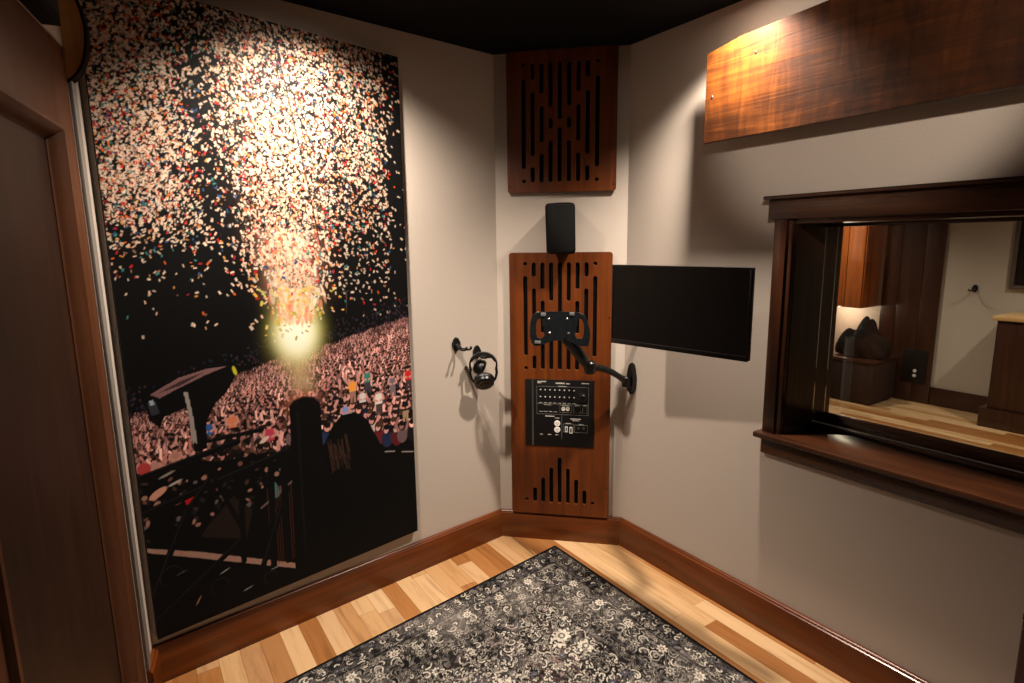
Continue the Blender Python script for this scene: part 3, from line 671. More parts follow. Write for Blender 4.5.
RC = Vector((.202, 2.6756, 0)); ru = Vector((-.99183 + .0, -.88378, 0)).normalized(); rv = Vector((.62109, -.92492, 0)).normalized()
RW_, RH_ = 1.62, 2.28
rc = paint_rug(RW_, RH_); ny, nx, _ = rc.shape
mw = T(RC + ru * RW_ / 2 + rv * RH_ / 2)
rug = thing('oriental_rug', mw, 'charcoal and cream distressed oriental rug lying on the plank floor', 'rug')
ii, jj = np.meshgrid(np.linspace(0, RW_, nx), np.linspace(0, RH_, ny))
P = np.array(RC)[None, None] + ii[..., None] * np.array(ru) + jj[..., None] * np.array(rv); P[..., 2] = .0085
grid_mesh('woven_pile', P, rc, M['rug'], rug)
cs = [RC, RC + ru * RW_, RC + ru * RW_ + rv * RH_, RC + rv * RH_]
m = MB(); m.add([c_ + Z * z for z in (.0002, .0084) for c_ in cs], [(0, 1, 2, 3), (4, 5, 6, 7), (0, 1, 5, 4), (1, 2, 6, 5), (2, 3, 7, 6), (3, 0, 4, 7)]); m.build('rug_backing', M['black_matte'], rug)
m = MB(); m.tube([c_ + Z * .005 for c_ in cs] + [cs[0] + Z * .005], .0048, 8); m.build('bound_edge', M['black_matte'], rug)

# ------------------------------------------------------------------ slotted wood panels
def slot(a, z0, z1, wd=.0215): return rrect(a - wd / 2, a + wd / 2, z0, z1, wd / 2 - 1e-4, 5)
def hole(a, z, r=.0098): return [(a + r * math.cos(k * math.pi / 6), z + r * math.sin(k * math.pi / 6)) for k in range(12)]
def fan(t, colz):  return colz
PAT = {0: [('dot', .092), (.188, .828), ('dot', .917)], 1: [(.079, .199), (.282, .736), (.814, .927)], 2: [(.082, .296), (.378, .640), (.720, .929)],
       3: [(.082, .392), (.466, .547), (.628, .929)], 4: [(.076, .484), (.534, .928)]}
def pattern(cols, ztop, H, scale=1.0, shift=0.0):
    out = []
    for k, a in enumerate(cols):
        for it in PAT[4 - abs(4 - k)]:
            if it[0] == 'dot': out.append(hole(a, ztop - H * it[1]))
            else: out.append(slot(a, ztop - H * it[1], ztop - H * it[0]))
    return out
def slotted(name, F, a0, a1, z0, z1, holes, label, screws, group=None):
    t = thing(name, F.mat((a0 + a1) / 2, 0, z0), label, 'acoustic panel', group)
    holed_panel('wood_face', F, rrect(a0, a1, z0, z1, .012), holes, .012, .024, M['mahogany_v'], t)
    MB().box(F, a0 + .012, a1 - .012, .0005, .0118, z0 + .012, z1 - .012).build('felt_backing', M['black_matte'], t)
    for a, z in screws:
        MB().lathe(F.p(a, .0238, z), F.n, [(.0042, 0), (.0036, .0012), (0, .0016)], 12).build('screw', M['black_satin'], t)
    return t
ucol = [.063 + .499 * u for u in (.156, .239, .321, .404, .487, .571, .655, .738, .825)]
slotted('slotted_panel', FC, .064, .561, 1.733, 2.347, pattern(ucol, 2.347, .614), 'mahogany panel with slots in two nested diamonds, up against the black ceiling', [(.075, 2.04), (.55, 2.04), (.075, 1.76), (.55, 1.76)])
lcol = [.143 + .0413 * k for k in range(9)]
up = []
zt_, zb_ = 1.411, .893; Hh = zt_ - zb_
for k, a in enumerate(lcol):
    kk = 4 - abs(4 - k)
    rows = {0: [('dot', 1.404), (.960, 1.347), ('dot', .899)], 1: [(1.342, 1.411), (1.012, 1.288), (.893, .962)], 2: [(1.284, 1.411), (1.072, 1.230), (.893, 1.022)],
            3: [(1.227, 1.411), (1.128, 1.172), (.893, 1.080)], 4: [(1.168, 1.411), (.893, 1.134)]}[kk]
    for it in rows: up.append(hole(a, it[1]) if it[0] == 'dot' else slot(a, it[0], it[1]))
    ztop = {0: None, 1: .282, 2: .337, 3: .392, 4: .447}[kk]
    up.append(hole(a, .217, .009) if ztop is None else slot(a, .205, ztop))
slotted('slotted_panel', FC, .066, .551, .1445, 1.456, up, 'tall mahogany slotted panel with the black control plate in its lower half', [(.077, 1.15), (.541, 1.15), (.077, .3), (.541, .3)])

# control plate set into the tall panel
pa, pb, pz0, pz1 = .139, .476, .508, .845; o = .0245
cp = thing('control_plate', FC.mat((pa + pb) / 2, 0, pz0), 'square black studio control plate with white print and sockets on the tall slotted panel', 'control panel')
MB().box(FC, pa, pb, o, o + .004, pz0, pz1, .001).build('faceplate', M['dark_plate'], cp)
def q(x, y): return pa + (x - 50) / 585 * (pb - pa), pz1 - (y - 80) / 570 * (pz1 - pz0)
OP = o + .0041
def bar(mb, x0, y0, x1, y1, d=.0006):
    a0, z1 = q(x0, y0); a1, z0 = q(x1, y1); mb.box(FC, a0, a1, OP - .0002, OP + d, z0, z1)
mb = MB(); bar(mb, 107, 84, 121, 648, .0025); mb.build('divider_strip', M['steel'], cp)
mb = MB()
def rectline(x0, y0, x1, y1, t=2.2):
    bar(mb, x0, y0, x1, y0 + t); bar(mb, x0, y1 - t, x1, y1); bar(mb, x0, y0 + t, x0 + t, y1 - t); bar(mb, x1 - t, y0 + t, x1, y1 - t)
rectline(148, 137, 588, 375); bar(mb, 150, 284, 586, 286.5); rectline(345, 292, 446, 356); rectline(462, 298, 522, 358); rectline(536, 298, 578, 358); bar(mb, 361, 384, 363.5, 585); rectline(375, 452, 464, 522); rectline(470, 458, 582, 524)
mb.build('printed_outline', M['print_dim'], cp)
mb = MB(); R = random.Random(2)
def dashes(x0, x1, y, h=6, bold=False):
    x = x0
    while x < x1:
        w = R.uniform(3, 6); bar(mb, x, y - h / 2, min(x + w, x1), y + h / 2); x += w + (1.2 if bold else 2)
dashes(155, 228, 97, 8, True); dashes(155, 190, 108, 6); dashes(310, 385, 108, 11, True); dashes(398, 430, 110, 9); dashes(528, 590, 104, 8); dashes(330, 400, 134, 4); dashes(222, 300, 391, 8, True); dashes(306, 344, 405, 6); dashes(434, 524, 408, 8, True); dashes(452, 510, 422, 6); dashes(396, 438, 448, 5); dashes(508, 548, 454, 4)
for k in range(8):
    x = 181 + 40.6 * k; dashes(x - 12, x + 14, 277, 4)
for k in range(4): dashes(170 + 41 * k, 200 + 41 * k, 352, 4)
for x in (188, 258, 322): dashes(x - 14, x + 14, 550, 6)
dashes(210, 270, 294, 4); dashes(365, 430, 298, 4); dashes(474, 512, 290, 4); dashes(540, 572, 290, 4)
setp(mb.build('printed_lettering', M['print'], cp), kind='stuff')
for r_, y in enumerate((166, 226)):
    for k in range(8):
        x = 181 + 40.6 * k; a, z = q(x, y); jk = MB(); jk.lathe(FC.p(a, OP - .0005, z), FC.n, [(.0062, 0), (.0062, .003), (.0035, .003), (.0035, .0008), (0, .0008)], 14)
        jo = jk.build('jack', M['black_satin'], cp)
        tk = MB(); bar(tk, x - 4, y - 5, x + 5, y + 3, .0034); tk.build('jack_marking', M['white_plastic'], jo)
a, z = q(540, 222); kn = MB(); kn.lathe(FC.p(a, OP - .0005, z), FC.n, [(.023, 0), (.023, .003), (.017, .006), (.015, .019), (.013, .021), (0, .021)], 28); kn.build('volume_knob', M['black_satin'], cp)
for y in (451, 505):
    a, z = q(324, y); oo = MB().lathe(FC.p(a, OP - .0005, z), FC.n, [(.0148, 0), (.0148, .003), (.0135, .004), (0, .004)], 28).build('power_socket', M['white_plastic'], cp)
    ob = MB()
    for dx in (-.005, .005): ob.box(FC, a + dx - .0011, a + dx + .0011, OP + .003, OP + .0042, z - .0005, z + .0065)
    ob.cyl(FC.p(a, OP + .003, z - .006), FC.p(a, OP + .0042, z - .006), .002, 10); ob.build('socket_slots', M['black'], oo)
for x in (376, 413):
    a, z = q(x, 324); MB().lathe(FC.p(a, OP - .0005, z), FC.n, [(.0098, 0), (.0098, .003), (.0065, .003), (.0065, .0005), (0, .0005)], 20).build('round_socket', M['print'], cp)
for x0, x1, y0, y1 in ((390, 413, 474, 522), (428, 454, 478, 532)):
    pm = MB(); bar(pm, x0, y0, x1, y1, .004); po = pm.build('data_port', M['print'], cp); ph = MB(); bar(ph, x0 + 7, y0 + 8, x1 - 7, y1 - 10, .0045); ph.build('port_opening', M['black'], po)
for x0, x1, y0, y1 in ((468, 516, 306, 352), (541, 573, 306, 352)):
    pm = MB(); bar(pm, x0, y0, x1, y1, .002); pm.build('blank_socket', M['black'], cp)
for x in (505, 548):
    a, z = q(x, 485); MB().lathe(FC.p(a, OP - .0005, z), FC.n, [(.006, 0), (.006, .003), (.0036, .003), (.0036, .0008), (0, .0008)], 14).build('jack', M['steel'], cp)

# ------------------------------------------------------------------ small loudspeaker above the tall panel
sc_ = FC.p(.322, .075, 1.577)
tl = math.radians(14)
ud = (Z * math.cos(tl) + FC.n * -math.sin(tl) * -1).normalized(); fd = (FC.n * math.cos(tl) - Z * math.sin(tl)).normalized(); sd_ = FC.d
class Box3:
    def p(s, a, o, z): return sc_ + sd_ * a + fd * o + ud * z
ud = fd.cross(sd_).normalized(); ud = ud if ud.z > 0 else -ud
G = Box3()
spk = thing('wall_speaker', FC.mat(.322, 0, 1.558), 'small black loudspeaker on the wall above the tall slotted panel', 'speaker')
def rloop(hw, hz, r, o, n=5): return [G.p(a, o, z) for a, z in rrect(-hw, hw, -hz, hz, r, n)]
secs = [(.036, .076, .02, -.070), (.048, .094, .022, -.066), (.061, .110, .022, .035), (.066, .114, .016, .060), (.066, .114, .016, .066)]
m = MB(); vv_ = []; fs = []; nn = 24
for hw, hz, r, o_ in secs: vv_ += rloop(hw, hz, r, o_)
for k in range(len(secs) - 1): fs += [(k * nn + i, k * nn + (i + 1) % nn, (k + 1) * nn + (i + 1) % nn, (k + 1) * nn + i) for i in range(nn)]
fs += [tuple(range(nn)), tuple(range((len(secs) - 1) * nn, len(secs) * nn))]
m.add(vv_, fs, True); m.build('cabinet', M['black'], spk, sharp=40)
m = MB(); vv_ = []; fs = []
for hw, hz, r, o_ in [(.0645, .1105, .015, .0662), (.0645, .1105, .015, .070), (.060, .106, .014, .074)]: vv_ += rloop(hw, hz, r, o_)
for k in range(2): fs += [(k * nn + i, k * nn + (i + 1) % nn, (k + 1) * nn + (i + 1) % nn, (k + 1) * nn + i) for i in range(nn)]
fs += [tuple(range(nn)), tuple(range(2 * nn, 3 * nn))]; m.add(vv_, fs, True); m.build('grille', M['grille'], spk, sharp=40)
m = MB(); m.box(FC, .297, .347, 0.0005, .006, 1.535, 1.615, .002); m.tube([FC.p(.322, .005, 1.575), FC.p(.322, .02, 1.573)], .011); m.build('wall_bracket', M['black_satin'], spk)

# ------------------------------------------------------------------ flat monitor and its wall arm
MTL, MTR = Vector((.1717, .98514, 0)) * 2.39, Vector((.3836, .9235, 0)) * 2.09
md_ = (MTR - MTL); MW = md_.length; FMn = Vector((md_.y, -md_.x, 0)).normalized(); FMn = FMn if FMn.dot(-MTL) > 0 else -FMn
FM = Frame((MTL + MTR) / 2, md_, FMn); mz0, mz1 = 1.091, 1.411; hw = MW / 2
mon = thing('flat_monitor', FM.mat(0, -.02, mz0), 'wide black switched-off flat monitor standing out from the wall left of the window', 'monitor')
MB().box(FM, -hw, hw, -.026, -.001, mz0, mz1, .004).build('rear_shell', M['black'], mon)
MB().box(FM, -hw + .007, hw - .007, -.0008, .0002, mz0 + .018, mz1 - .007).build('screen', M['screen'], mon)
m = MB(); m.box(FM, -hw, hw, -.001, .0016, mz0, mz0 + .0175, .0008).box(FM, -hw, hw, -.001, .0016, mz1 - .0065, mz1, .0008).box(FM, -hw, -hw + .0065, -.001, .0016, mz0 + .017, mz1 - .006, .0008).box(FM, hw - .0065, hw, -.001, .0016, mz0 + .017, mz1 - .006, .0008)
m.build('bezel', M['black_satin'], mon); MB().box(FM, -hw + .006, hw - .006, .0012, .0022, mz0 + .0172, mz0 + .0186).build('chin_line', M['steel'], mon)
MB().box(FM, -.17, .17, -.045, -.025, mz0 + .05, mz1 - .09, .008).build('rear_housing', M['black'], mon)
arm2 = thing('monitor_wall_arm', FR.mat(.155, 0, 1.22), 'black folding wall arm hidden behind the flat monitor', 'monitor arm')
MB().box(FM, -.06, .06, -.052, -.0455, 1.18, 1.30, .002).build('mounting_plate', M['black_satin'], arm2)
mc = FM.p(0, -.052, 1.24); wp = FR.p(.155, .01, 1.22)
MB().box(FR, .12, .19, .0005, .014, 1.14, 1.30, .004).build('wall_plate', M['black_satin'], arm2)
MB().tube([mc, mc - FMn * .03, wp + FR.n * .04, wp], .016, 12).build('arm', M['black_satin'], arm2)

# ------------------------------------------------------------------ wall arm with an empty mounting plate
ta = thing('mounting_arm', FR.mat(.06, 0, .87), 'black swing arm on the wall below the monitor, holding an empty smoked plate', 'mount arm')
TO = .25; k_ = .00059; ts0, tz0 = .330, 1.128
def tq(x, y): return ts0 + (x - 452) * k_, tz0 - (y - 220) * k_
outer = [(262, 104), (300, 95), (330, 92), (452, 90), (562, 92), (604, 98), (640, 122), (662, 180), (678, 240), (674, 300), (664, 346), (640, 346), (592, 340), (545, 320), (500, 308), (452, 304), (405, 308), (366, 320), (330, 341), (268, 352), (243, 335), (228, 270), (231, 190), (246, 125)]
hl = [(284, 146), (318, 140), (326, 160), (324, 190), (338, 215), (332, 245), (345, 264), (326, 290), (290, 296), (275, 270), (272, 200)]
hr = [(904 - x + 2, y - 2) for x, y in hl]
def smooth(pts, it=2):
    for _ in range(it):
        pts = [r_ for a, b in zip(pts, pts[1:] + pts[:1]) for r_ in ((a[0] * .75 + b[0] * .25, a[1] * .75 + b[1] * .25), (a[0] * .25 + b[0] * .75, a[1] * .25 + b[1] * .75))]
    return pts
holed_panel('device_plate', FC, [tq(*p_) for p_ in smooth(outer)], [[tq(*p_) for p_ in smooth(h_)] for h_ in (hl, hr)], TO, TO + .005, M['dark_metal'], ta, .0008)
for x0, y0, x1, y1 in ((312, 97, 350, 125), (525, 92, 562, 118), (265, 310, 312, 334)):
    (a0, z1), (a1, z0) = tq(x0, y0), tq(x1, y1); MB().box(FC, a0, a1, TO + .005, TO + .009, z0, z1, .002).build('foam_pad', M['grey_tab'], ta)
for x, y in ((372, 145), (510, 142), (378, 250), (520, 250)):
    MB().lathe(FC.p(tq(x, y)[0], TO + .0048, tq(x, y)[1]), FC.n, [(.0048, 0), (.0048, .002), (.003, .0035), (0, .0035)], 14).build('plate_screw', M['chrome'], ta)
a, z = tq(447, 197); MB().box(FC, a - .05, a + .05, TO - .012, TO, z - .05, z + .05, .004).build('square_bracket', M['black_satin'], ta)
el = FC.p(.462, .19, .948); top = FC.p(*[tq(447, 230)[0], TO - .02, tq(447, 230)[1]]); wpl = FR.p(.06, .012, .868)
mid = FC.p(.398, .225, 1.035)
m = MB(); m.tube([top, FC.p(.355, .232, 1.085), mid, FC.p(.445, .2, .965)], [.018, .025, .027, .022], 14); m.build('upper_arm', M['black_satin'], ta)
MB().lathe(el - Z * .03, Z, [(0, 0), (.022, 0), (.026, .006), (.026, .05), (.02, .056), (0, .056)], 20).build('elbow', M['black_satin'], ta)
MB().lathe(FC.p(.445, .222, .985), FC.n, [(.006, 0), (.006, .003), (0, .004)], 12).build('joint_screw', M['chrome'], ta)
e2 = FR.p(.06, .055, .862)
pts = [el.lerp(e2, t) + Z * (.016 * math.sin(t * math.pi)) for t in [i / 8 for i in range(9)]]
MB().tube(pts, [.015, .016, .0155, .0145, .0135, .013, .013, .0135, .0145], 14).build('lower_arm', M['black_satin'], ta)
pts = [p_ + Z * .015 + FC.n * .006 for p_ in pts[1:]]; MB().tube(pts, .0035, 8).build('arm_cable', M['black'], ta)
m = MB(); oval = [(.062 + .021 * math.cos(t) * (1 - .35 * max(0, math.sin(t))), .868 + .074 * math.sin(t)) for t in [i * 2 * math.pi / 28 for i in range(28)]]
m.prism(FR, oval, .0005, .028, .007); m.build('wall_plate', M['black'], ta, sharp=60)
m = MB(); m.lathe(FR.p(.06, .05, .835), Z, [(0, 0), (.017, 0), (.019, .004), (.019, .044), (.015, .048), (0, .048)], 18); m.box(FR, .045, .075, .02, .05, .84, .876, .004); m.build('pivot', M['black'], ta)

# ------------------------------------------------------------------ headphone hooks and headphones
def hook(F, a, z, label, turn=-1):
    h = thing('headphone_hook', F.mat(a, 0, z), label, 'wall hook')
    ov = [(a + .0205 * math.cos(t), z + .033 * math.sin(t)) for t in [i * 2 * math.pi / 24 for i in range(24)]]
    MB().prism(F, ov, .0005, .014, .004).build('wall_plate', M['black'], h, sharp=60)
    m = MB(); m.tube([F.p(a, .012, z - .004), F.p(a, .03, z - .012), F.p(a, .045, z - .016)], [.011, .010, .008], 12); m.build('neck', M['black_satin'], h)
    for dx in (-.013, .013):
        pts = [F.p(a, .04, z - .015), F.p(a + dx * .7, .05, z - .018), F.p(a + dx, .062, z - .018), F.p(a + dx, .09, z - .016), F.p(a + dx, .102, z - .011), F.p(a + dx, .106, z - .001)]
        MB().tube(pts, [.006, .0055, .005, .005, .005, .0058], 10).build('prong', M['black_satin'], h)
    return h
hook(FL, .256, 1.042, 'empty black two-pronged hook on the cream wall, beside the hanging headphones')
hook(FL, .137, .990, 'black two-pronged hook on the cream wall with headphones hanging from it')
hc_ = FL.p(.161, .086, .911); vdir = Vector((hc_.x, hc_.y, 0)).normalized(); hx = Vector((vdir.y, -vdir.x, 0)); hn = -vdir      # headphones face the room
hp = thing('headphones', T(hc_), 'black over-ear headphones hanging from a wall hook left of the tall slotted panel', 'headphones')
def HP(x, y, o=0): return hc_ + (hx * x + Z * y + hn * o) * 1.08
arc = [HP(.058 * math.cos(t), .030 + .052 * math.sin(t) , .004 * math.cos(t)) for t in [math.radians(205 - 230 * i / 24) for i in range(25)]]
def strap(pts, hw_, th):
    """flat band swept along pts, width across hn"""
    m = MB(); V_ = []; 
    for i, p_ in enumerate(pts):
        tg = (pts[min(i + 1, len(pts) - 1)] - pts[max(i - 1, 0)]).normalized(); nr = hn.cross(tg).normalized()
        V_ += [p_ + hn * hw_ + nr * th, p_ - hn * hw_ + nr * th, p_ - hn * hw_ - nr * th, p_ + hn * hw_ - nr * th]
    n = len(pts); f = [(4 * i + k, 4 * i + (k + 1) % 4, 4 * i + 4 + (k + 1) % 4, 4 * i + 4 + k) for i in range(n - 1) for k in range(4)] + [(0, 1, 2, 3), (4 * n - 4, 4 * n - 3, 4 * n - 2, 4 * n - 1)]
    m.add(V_, f, True); return m
strap(arc, .014, .004).build('headband', M['black'], hp)
strap([HP(.054 * math.cos(t), .030 + .047 * math.sin(t)) for t in [math.radians(160 - 140 * i / 14) for i in range(15)]], .016, .0045).build('band_padding', M['leather'], hp)
for sx in (-1, 1):
    MB().tube([HP(sx * .056, .02, 0), HP(sx * .058, -.005, 0), HP(sx * .052, -.03, .004), HP(sx * .042, -.045, .008)], [.006, .0065, .006, .005], 10).build('yoke', M['black_satin'], hp)
m = MB(); m.box(Frame(HP(-.061, .012, .012), hx, hn), -.004, .004, -.006, .006, -.007, .007, .002); m.build('slider_badge', M['chrome'], hp)
def earcup(c_, ax, r):
    m = MB(); m.lathe(c_, ax, [(0, -.012), (r * .72, -.010), (r * .92, -.002), (r * .97, .008), (r * .9, .014)], 28); eo = m.build('ear_cup', M['black_satin'], hp)
    MB().lathe(c_ + ax * .012, ax, [(r * .72, 0), (r * .98, .002), (r * 1.02, .010), (r * .95, .019), (r * .75, .022), (r * .55, .018), (r * .5, .004)], 28).build('ear_pad', M['leather'], eo)
    MB().lathe(c_ - ax * .0118, -ax, [(0, .002), (r * .4, .0018), (r * .44, 0)], 24).build('cup_disc', M['black'], eo)
earcup(HP(.004, -.050, .020), (hn * -.72 + Z * .62 - hx * .12).normalized(), .049)
earcup(HP(-.026, .018, -.032), (hn * .25 + hx * .85 - Z * .35).normalized(), .038)

# ------------------------------------------------------------------ wide figured board high on the window wall
wb = thing('wood_deflector', FR.mat(1.4, 0, 1.858), 'wide figured dark wood board held off the wall high above the window', 'wood panel')
MB().prism(FR, [(.484, 1.858), (2.35, 1.866), (2.35, 2.222), (.93, 2.211), (.62, 2.194), (.485, 2.170)], .084, .100, .0015).build('board', M['figured'], wb)
for a, z in ((.514, 2.017), (.683, 2.126), (1.5, 2.15), (1.5, 1.90)):
    MB().lathe(FR.p(a, .0998, z), FR.n, [(.005, 0), (.004, .0015), (0, .002)], 12).build('screw', M['chrome'], wb)
for a in (.72, 1.42, 2.1):
    MB().box(FR, a, a + .04, .0005, .0838, 1.92, 2.13).build('standoff', M['black_matte'], wb)

# bent wood piece with a flat end, and the black box over the door
bw = thing('bent_wood_panel', FD.mat(.08, 0, 1.946), 'bulging bent wood piece with a golden D-shaped end, high beside the brown door', 'wood panel')
arcp = [(0.001, 1.946), (.022, 1.962), (.045, 1.997), (.056, 2.045), (.0595, 2.08), (.058, 2.11), (.051, 2.15), (.036, 2.19), (.015, 2.222), (.001, 2.235)]
for _ in range(2):
    arcp = [arcp[0]] + [r_ for a, b in zip(arcp, arcp[1:]) for r_ in ((a[0] * .75 + b[0] * .25, a[1] * .75 + b[1] * .25), (a[0] * .25 + b[0] * .75, a[1] * .25 + b[1] * .75))] + [arcp[-1]]
def inward(i, t):
    a, b = arcp[max(0, i - 1)], arcp[min(len(arcp) - 1, i + 1)]; dx, dz = b[0] - a[0], b[1] - a[1]; L = math.hypot(dx, dz); return (max(.0008, arcp[i][0] - dz / L * t), arcp[i][1] + dx / L * t)
m = MB(); n = len(arcp); V_ = []
for s_ in (.145, .108):
    V_ += [FD.p(s_, o_, z) for o_, z in arcp] + [FD.p(s_, *inward(i, .006)) for i in range(n)]
f = []
for i in range(n - 1):
    f += [(i, i + 1, 2 * n + i + 1, 2 * n + i), (n + i, n + i + 1, 3 * n + i + 1, 3 * n + i), (i, i + 1, n + i + 1, n + i), (2 * n + i, 2 * n + i + 1, 3 * n + i + 1, 3 * n + i)]
f += [(0, n, 3 * n, 2 * n), (n - 1, 2 * n - 1, 4 * n - 1, 3 * n - 1)]
m.add(V_, f, True); m.build('bent_sheet', M['ply_dark'], bw)
m = MB(); e0 = [inward(i, .0062) for i in range(n)]; V_ = [FD.p(.143, o_, z) for o_, z in e0] + [FD.p(.112, o_, z) for o_, z in e0]
m.add(V_, [tuple(range(n)), tuple(range(n, 2 * n))] + [(i, (i + 1) % n, n + (i + 1) % n, n + i) for i in range(n)]); m.build('end_cap', M['ply'], bw)
bx = thing('black_wall_box', FD.mat(.6, 0, 2.04), 'black box on the wall just above the brown door', 'wall box')
MB().box(FD, .315, .98, .0005, .040, 2.038, 2.30, .002).build('housing', M['black_matte'], bx); MB().box(FD, .33, .96, .040, .042, 2.06, 2.28).build('front_cloth', M['grille'], bx)

# dark cabinet edge at the right of the frame
sc2 = thing('side_cabinet', FR.mat(1.75, 0, 0), 'dark brown cabinet edge below the window at the right edge of the frame', 'cabinet')
ss0 = 1.586
MB().box(FR, ss0, 1.95, .02, .25, .03, .60, .003).build('carcass', M['dusk_wood'], sc2); MB().box(FR, ss0 - .001, 1.953, .02, .252, .60, .618, .003).build('cabinet_top', M['walnut_x'], sc2); MB().box(FR, ss0 + .01, 1.94, .03, .235, 0, .03).build('plinth', M['black_matte'], sc2)
MB().box(FR, ss0 + .004, 1.94, .25, .262, .05, .585, .003).build('cabinet_door', M['dusk_wood'], sc2)

# ------------------------------------------------------------------ the room beyond the glass
OF = -4.07
FF = Frame(FR.p(0, OF, 0), FR.d, FR.n)
def ff(a, o, z): return FF.p(a, o, z)
m = MB(); m.box(FF, -1.5, 6, -.1, 0, 0, HC); S(m.build('wall_booth_back', M['wall'], mw=FF.mat(0, 0, 0)))
FE = Frame(FR.p(-1.35, 0, 0), FR.n, FR.d)
m = MB(); m.box(FE, OF, -WD, -.1, 0, 0, HC); S(m.build('wall_booth_side', M['wall'], mw=FE.mat(0, 0, 0)))
FG = Frame(FR.p(5.5, 0, 0), FR.n, FR.d * -1)
m = MB(); m.box(FG, OF, -WD, -.1, 0, 0, HC); S(m.build('wall_booth_end', M['wall'], mw=FG.mat(0, 0, 0)))
m = MB(); m.box(FF, -.185, 5.5, .0, .018, 0, .165, .004); S(m.build('baseboard_booth', M['dusk_wood'], mw=FF.mat(0, 0, 0)))
hook(FF, .058, 1.075, 'black hook on the pale wall seen through the window')
# tall dark boards with their own plate
dp = thing('board_panel', FF.mat(-.42, 0, 0), 'tall dark brown boarded wall panel seen through the window, left of the pale wall', 'wood panel')
for a0, a1 in ((-.66, -.525), (-.522, -.335), (-.332, -.185)): MB().box(FF, a0, a1, .012, .028, .0005, 2.25, .003).build('board', M['dusk_wood'], dp)
MB().box(FF, -.655, -.19, .0005, .0118, .01, 2.24).build('felt_backing', M['black_matte'], dp)
c2 = thing('control_plate', FF.mat(-.32, 0, .17), 'black socket plate low on the dark panel seen through the window', 'control panel')
MB().box(FF, -.43, -.22, .0285, .0325, .18, .49, .001).build('faceplate', M['dark_plate'], c2)
for z in (.25, .295): MB().lathe(FF.p(-.315, .0322, z), FF.n, [(.0145, 0), (.0145, .003), (0, .004)], 20).build('power_socket', M['white_plastic'], c2)
# amber wood unit with lit niche
ow = thing('amber_wood_unit', FF.mat(-.9, 0, .84), 'amber wood wall cabinet lit from below, seen through the window at its left', 'cabinet')
MB().box(FF, -1.34, -.70, .001, .30, .86, 1.9, .004).build('carcass', M['orange_wood'], ow); MB().box(FF, -1.33, -.86, .30, .318, .87, 1.89, .003).build('cabinet_door', M['orange_wood'], ow); MB().box(FF, -.855, -.71, .30, .318, .87, 1.89, .003).build('cabinet_door', M['orange_wood'], ow)
# dark woven box with a coat heaped on it
db = thing('woven_chest', FF.mat(-.65, .3, 0), 'low dark woven box on the floor beyond the window', 'chest')
MB().box(FF, -.86, -.46, .06, .50, .012, .385, .012).build('chest_body', M['tweed'], db); MB().box(FF, -.868, -.452, .052, .508, .386, .412, .006).build('chest_lid', M['dusk_wood'], db)
for a in (-.82, -.5):
    for o_ in (.1, .46): MB().cyl(FF.p(a, o_, 0), FF.p(a, o_, .0125), .018, 14).build('foot', M['black'], db)
bm = bmesh.new(); bmesh.ops.create_icosphere(bm, subdivisions=5, radius=1)
for v in bm.verts:
    x, y, z = v.co; t = math.atan2(y, x); k = 1 + .07 * math.sin(5 * t + 3 * z) + .05 * math.sin(11 * t - 5 * z) + .05 * math.sin(7 * x + 4 * y)
    zz_ = max(-.30, z) * (1 if z > 0 else .9); a = -.66 + .22 * x * k * (1 - .2 * max(0, z)); o_ = .28 + .17 * y * k; hgt = .412 + (.30 + zz_) / 1.3 * (.29 + .06 * math.sin(6 * x + 1) + .04 * math.sin(9 * y))
    v.co = FF.p(a, o_, max(.4125, hgt))
m = MB(); m.merge(bm, True); jk = thing('heaped_coat', FF.mat(-.66, .28, .4125), 'dark coat heaped on the woven box beyond the window', 'coat'); m.build('cloth', M['jacket'], jk)
# cabinet with pale top at the right
cb = thing('base_cabinet', FF.mat(.8, .2, 0), 'dark wood cabinet with a pale wooden top, seen through the window at the right', 'cabinet')
MB().box(FF, .345, 1.35, .02, .38, .155, .862, .003).build('carcass', M['dusk_wood'], cb); MB().box(FF, .318, 1.38, .02, .41, .863, .897, .004).build('cabinet_top', M['top_wood'], cb); MB().box(FF, .30, 1.36, .02, .395, 0, .155, .003).build('plinth', M['dusk_wood'], cb)
for k in range(2): MB().box(FF, .36 + .49 * k, .84 + .49 * k, .38, .398, .175, .845, .003).build('cabinet_door', M['dusk_wood'], cb)
pf = thing('framed_picture', FF.mat(.6, 0, 1.08), 'grey framed dark picture on the pale wall seen through the window', 'picture')
fa0, fa1, fz0, fz1 = .285, .80, 1.085, 1.70
m = MB(); m.box(FF, fa0, fa0 + .03, .001, .03, fz0, fz1, .003).box(FF, fa1 - .03, fa1, .001, .03, fz0, fz1, .003).box(FF, fa0 + .03, fa1 - .03, .001, .03, fz0, fz0 + .03, .003).box(FF, fa0 + .03, fa1 - .03, .001, .03, fz1 - .03, fz1, .003)
m.build('frame', plain('grey_frame', rgb(84, 76, 70), .5), pf); MB().box(FF, fa0 + .028, fa1 - .028, .002, .012, fz0 + .028, fz1 - .028).build('picture', M['black'], pf)

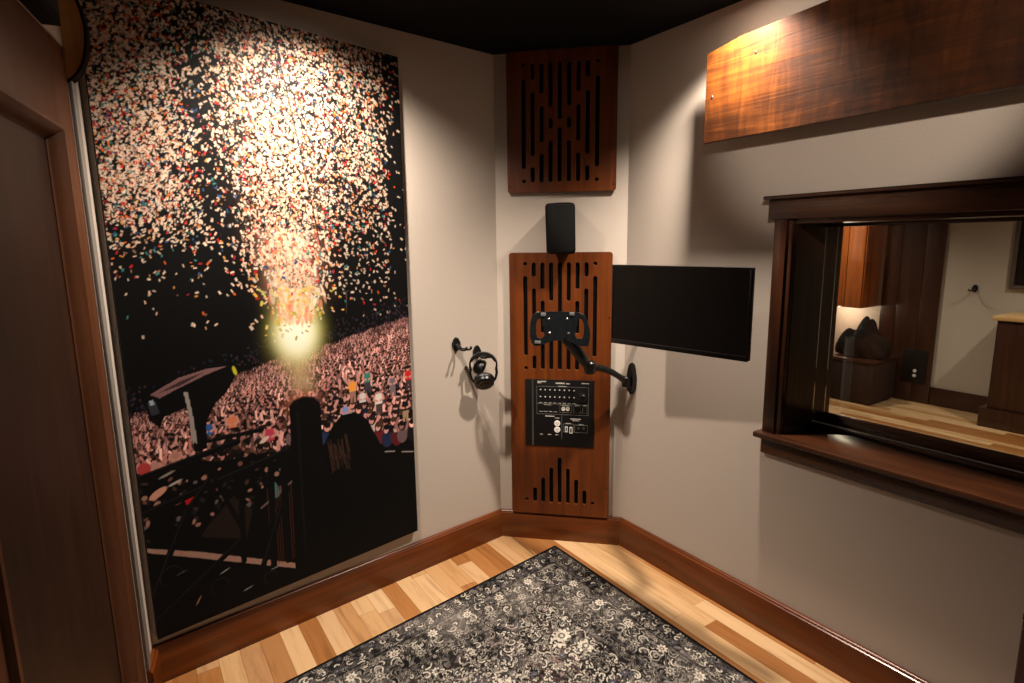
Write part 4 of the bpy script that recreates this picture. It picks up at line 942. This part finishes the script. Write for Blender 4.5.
# ------------------------------------------------------------------ lamps
def downlight(x, y, power, size=140, blend=1.0, radius=.035, aim=None, col=(1, .85, .71), fixture=True):
    if fixture:
        t = thing('recessed_light', T((x, y, HC)), 'small round recessed ceiling light, lit', 'ceiling light', 'recessed ceiling lights')
        p0 = Vector((x, y, HC))
        MB().lathe(p0, -Z, [(.062, 0), (.062, .004), (.058, .007), (.046, .007), (.044, .001)], 28).build('trim_ring', M['black_satin'], t)
        MB().lathe(p0, -Z, [(.043, .0015), (.02, .003), (0, .003)], 28).build('lit_lens', M['lamp'], t)
    L = bpy.data.lights.new('spot_lamp', 'SPOT'); L.energy = power; L.spot_size = math.radians(size); L.spot_blend = blend; L.shadow_soft_size = radius; L.color = col
    o_ = bpy.data.objects.new('spot_lamp', L); COL.objects.link(o_); o_.location = (x, y, HC - .02)
    if aim: o_.rotation_euler = (Vector(aim) - Vector((x, y, HC))).to_track_quat('-Z', 'Y').to_euler()
    return o_
q_ = FL.p(.93, .40, 0); a_ = FL.p(.88, .12, .9); downlight(q_.x, q_.y, 74, 130, 1, aim=a_)
q_ = FR.p(.645, .185, 0); downlight(q_.x, q_.y, 92, 122, 1)
downlight(-.60, -.05, 12, 110, .8)
q_ = FR.p(1.02, .0, 2.0); downlight(.10, -.05, 60, 26, .6, aim=q_)
P = FR.p(1.3, -3.0, 0); downlight(P.x, P.y, 58)
P = FR.p(.3, -1.9, 0); downlight(P.x, P.y, 30)
P = FF.p(-.9, .95, 0); downlight(P.x, P.y, 40, 120, .8)  # unseen downlight added to brighten the amber unit
P = FF.p(-1.0, .45, 0); 
L = bpy.data.lights.new('niche_lamp', 'POINT'); L.energy = 2.2; L.shadow_soft_size = .02; L.color = (1, .8, .6); o_ = bpy.data.objects.new('niche_lamp', L); COL.objects.link(o_); o_.location = FF.p(-.95, .2, .82)
w = bpy.data.worlds.new('world'); SC.world = w; w.use_nodes = True; w.node_tree.nodes['Background'].inputs[0].default_value = (.02, .018, .016, 1); w.node_tree.nodes['Background'].inputs[1].default_value = .3
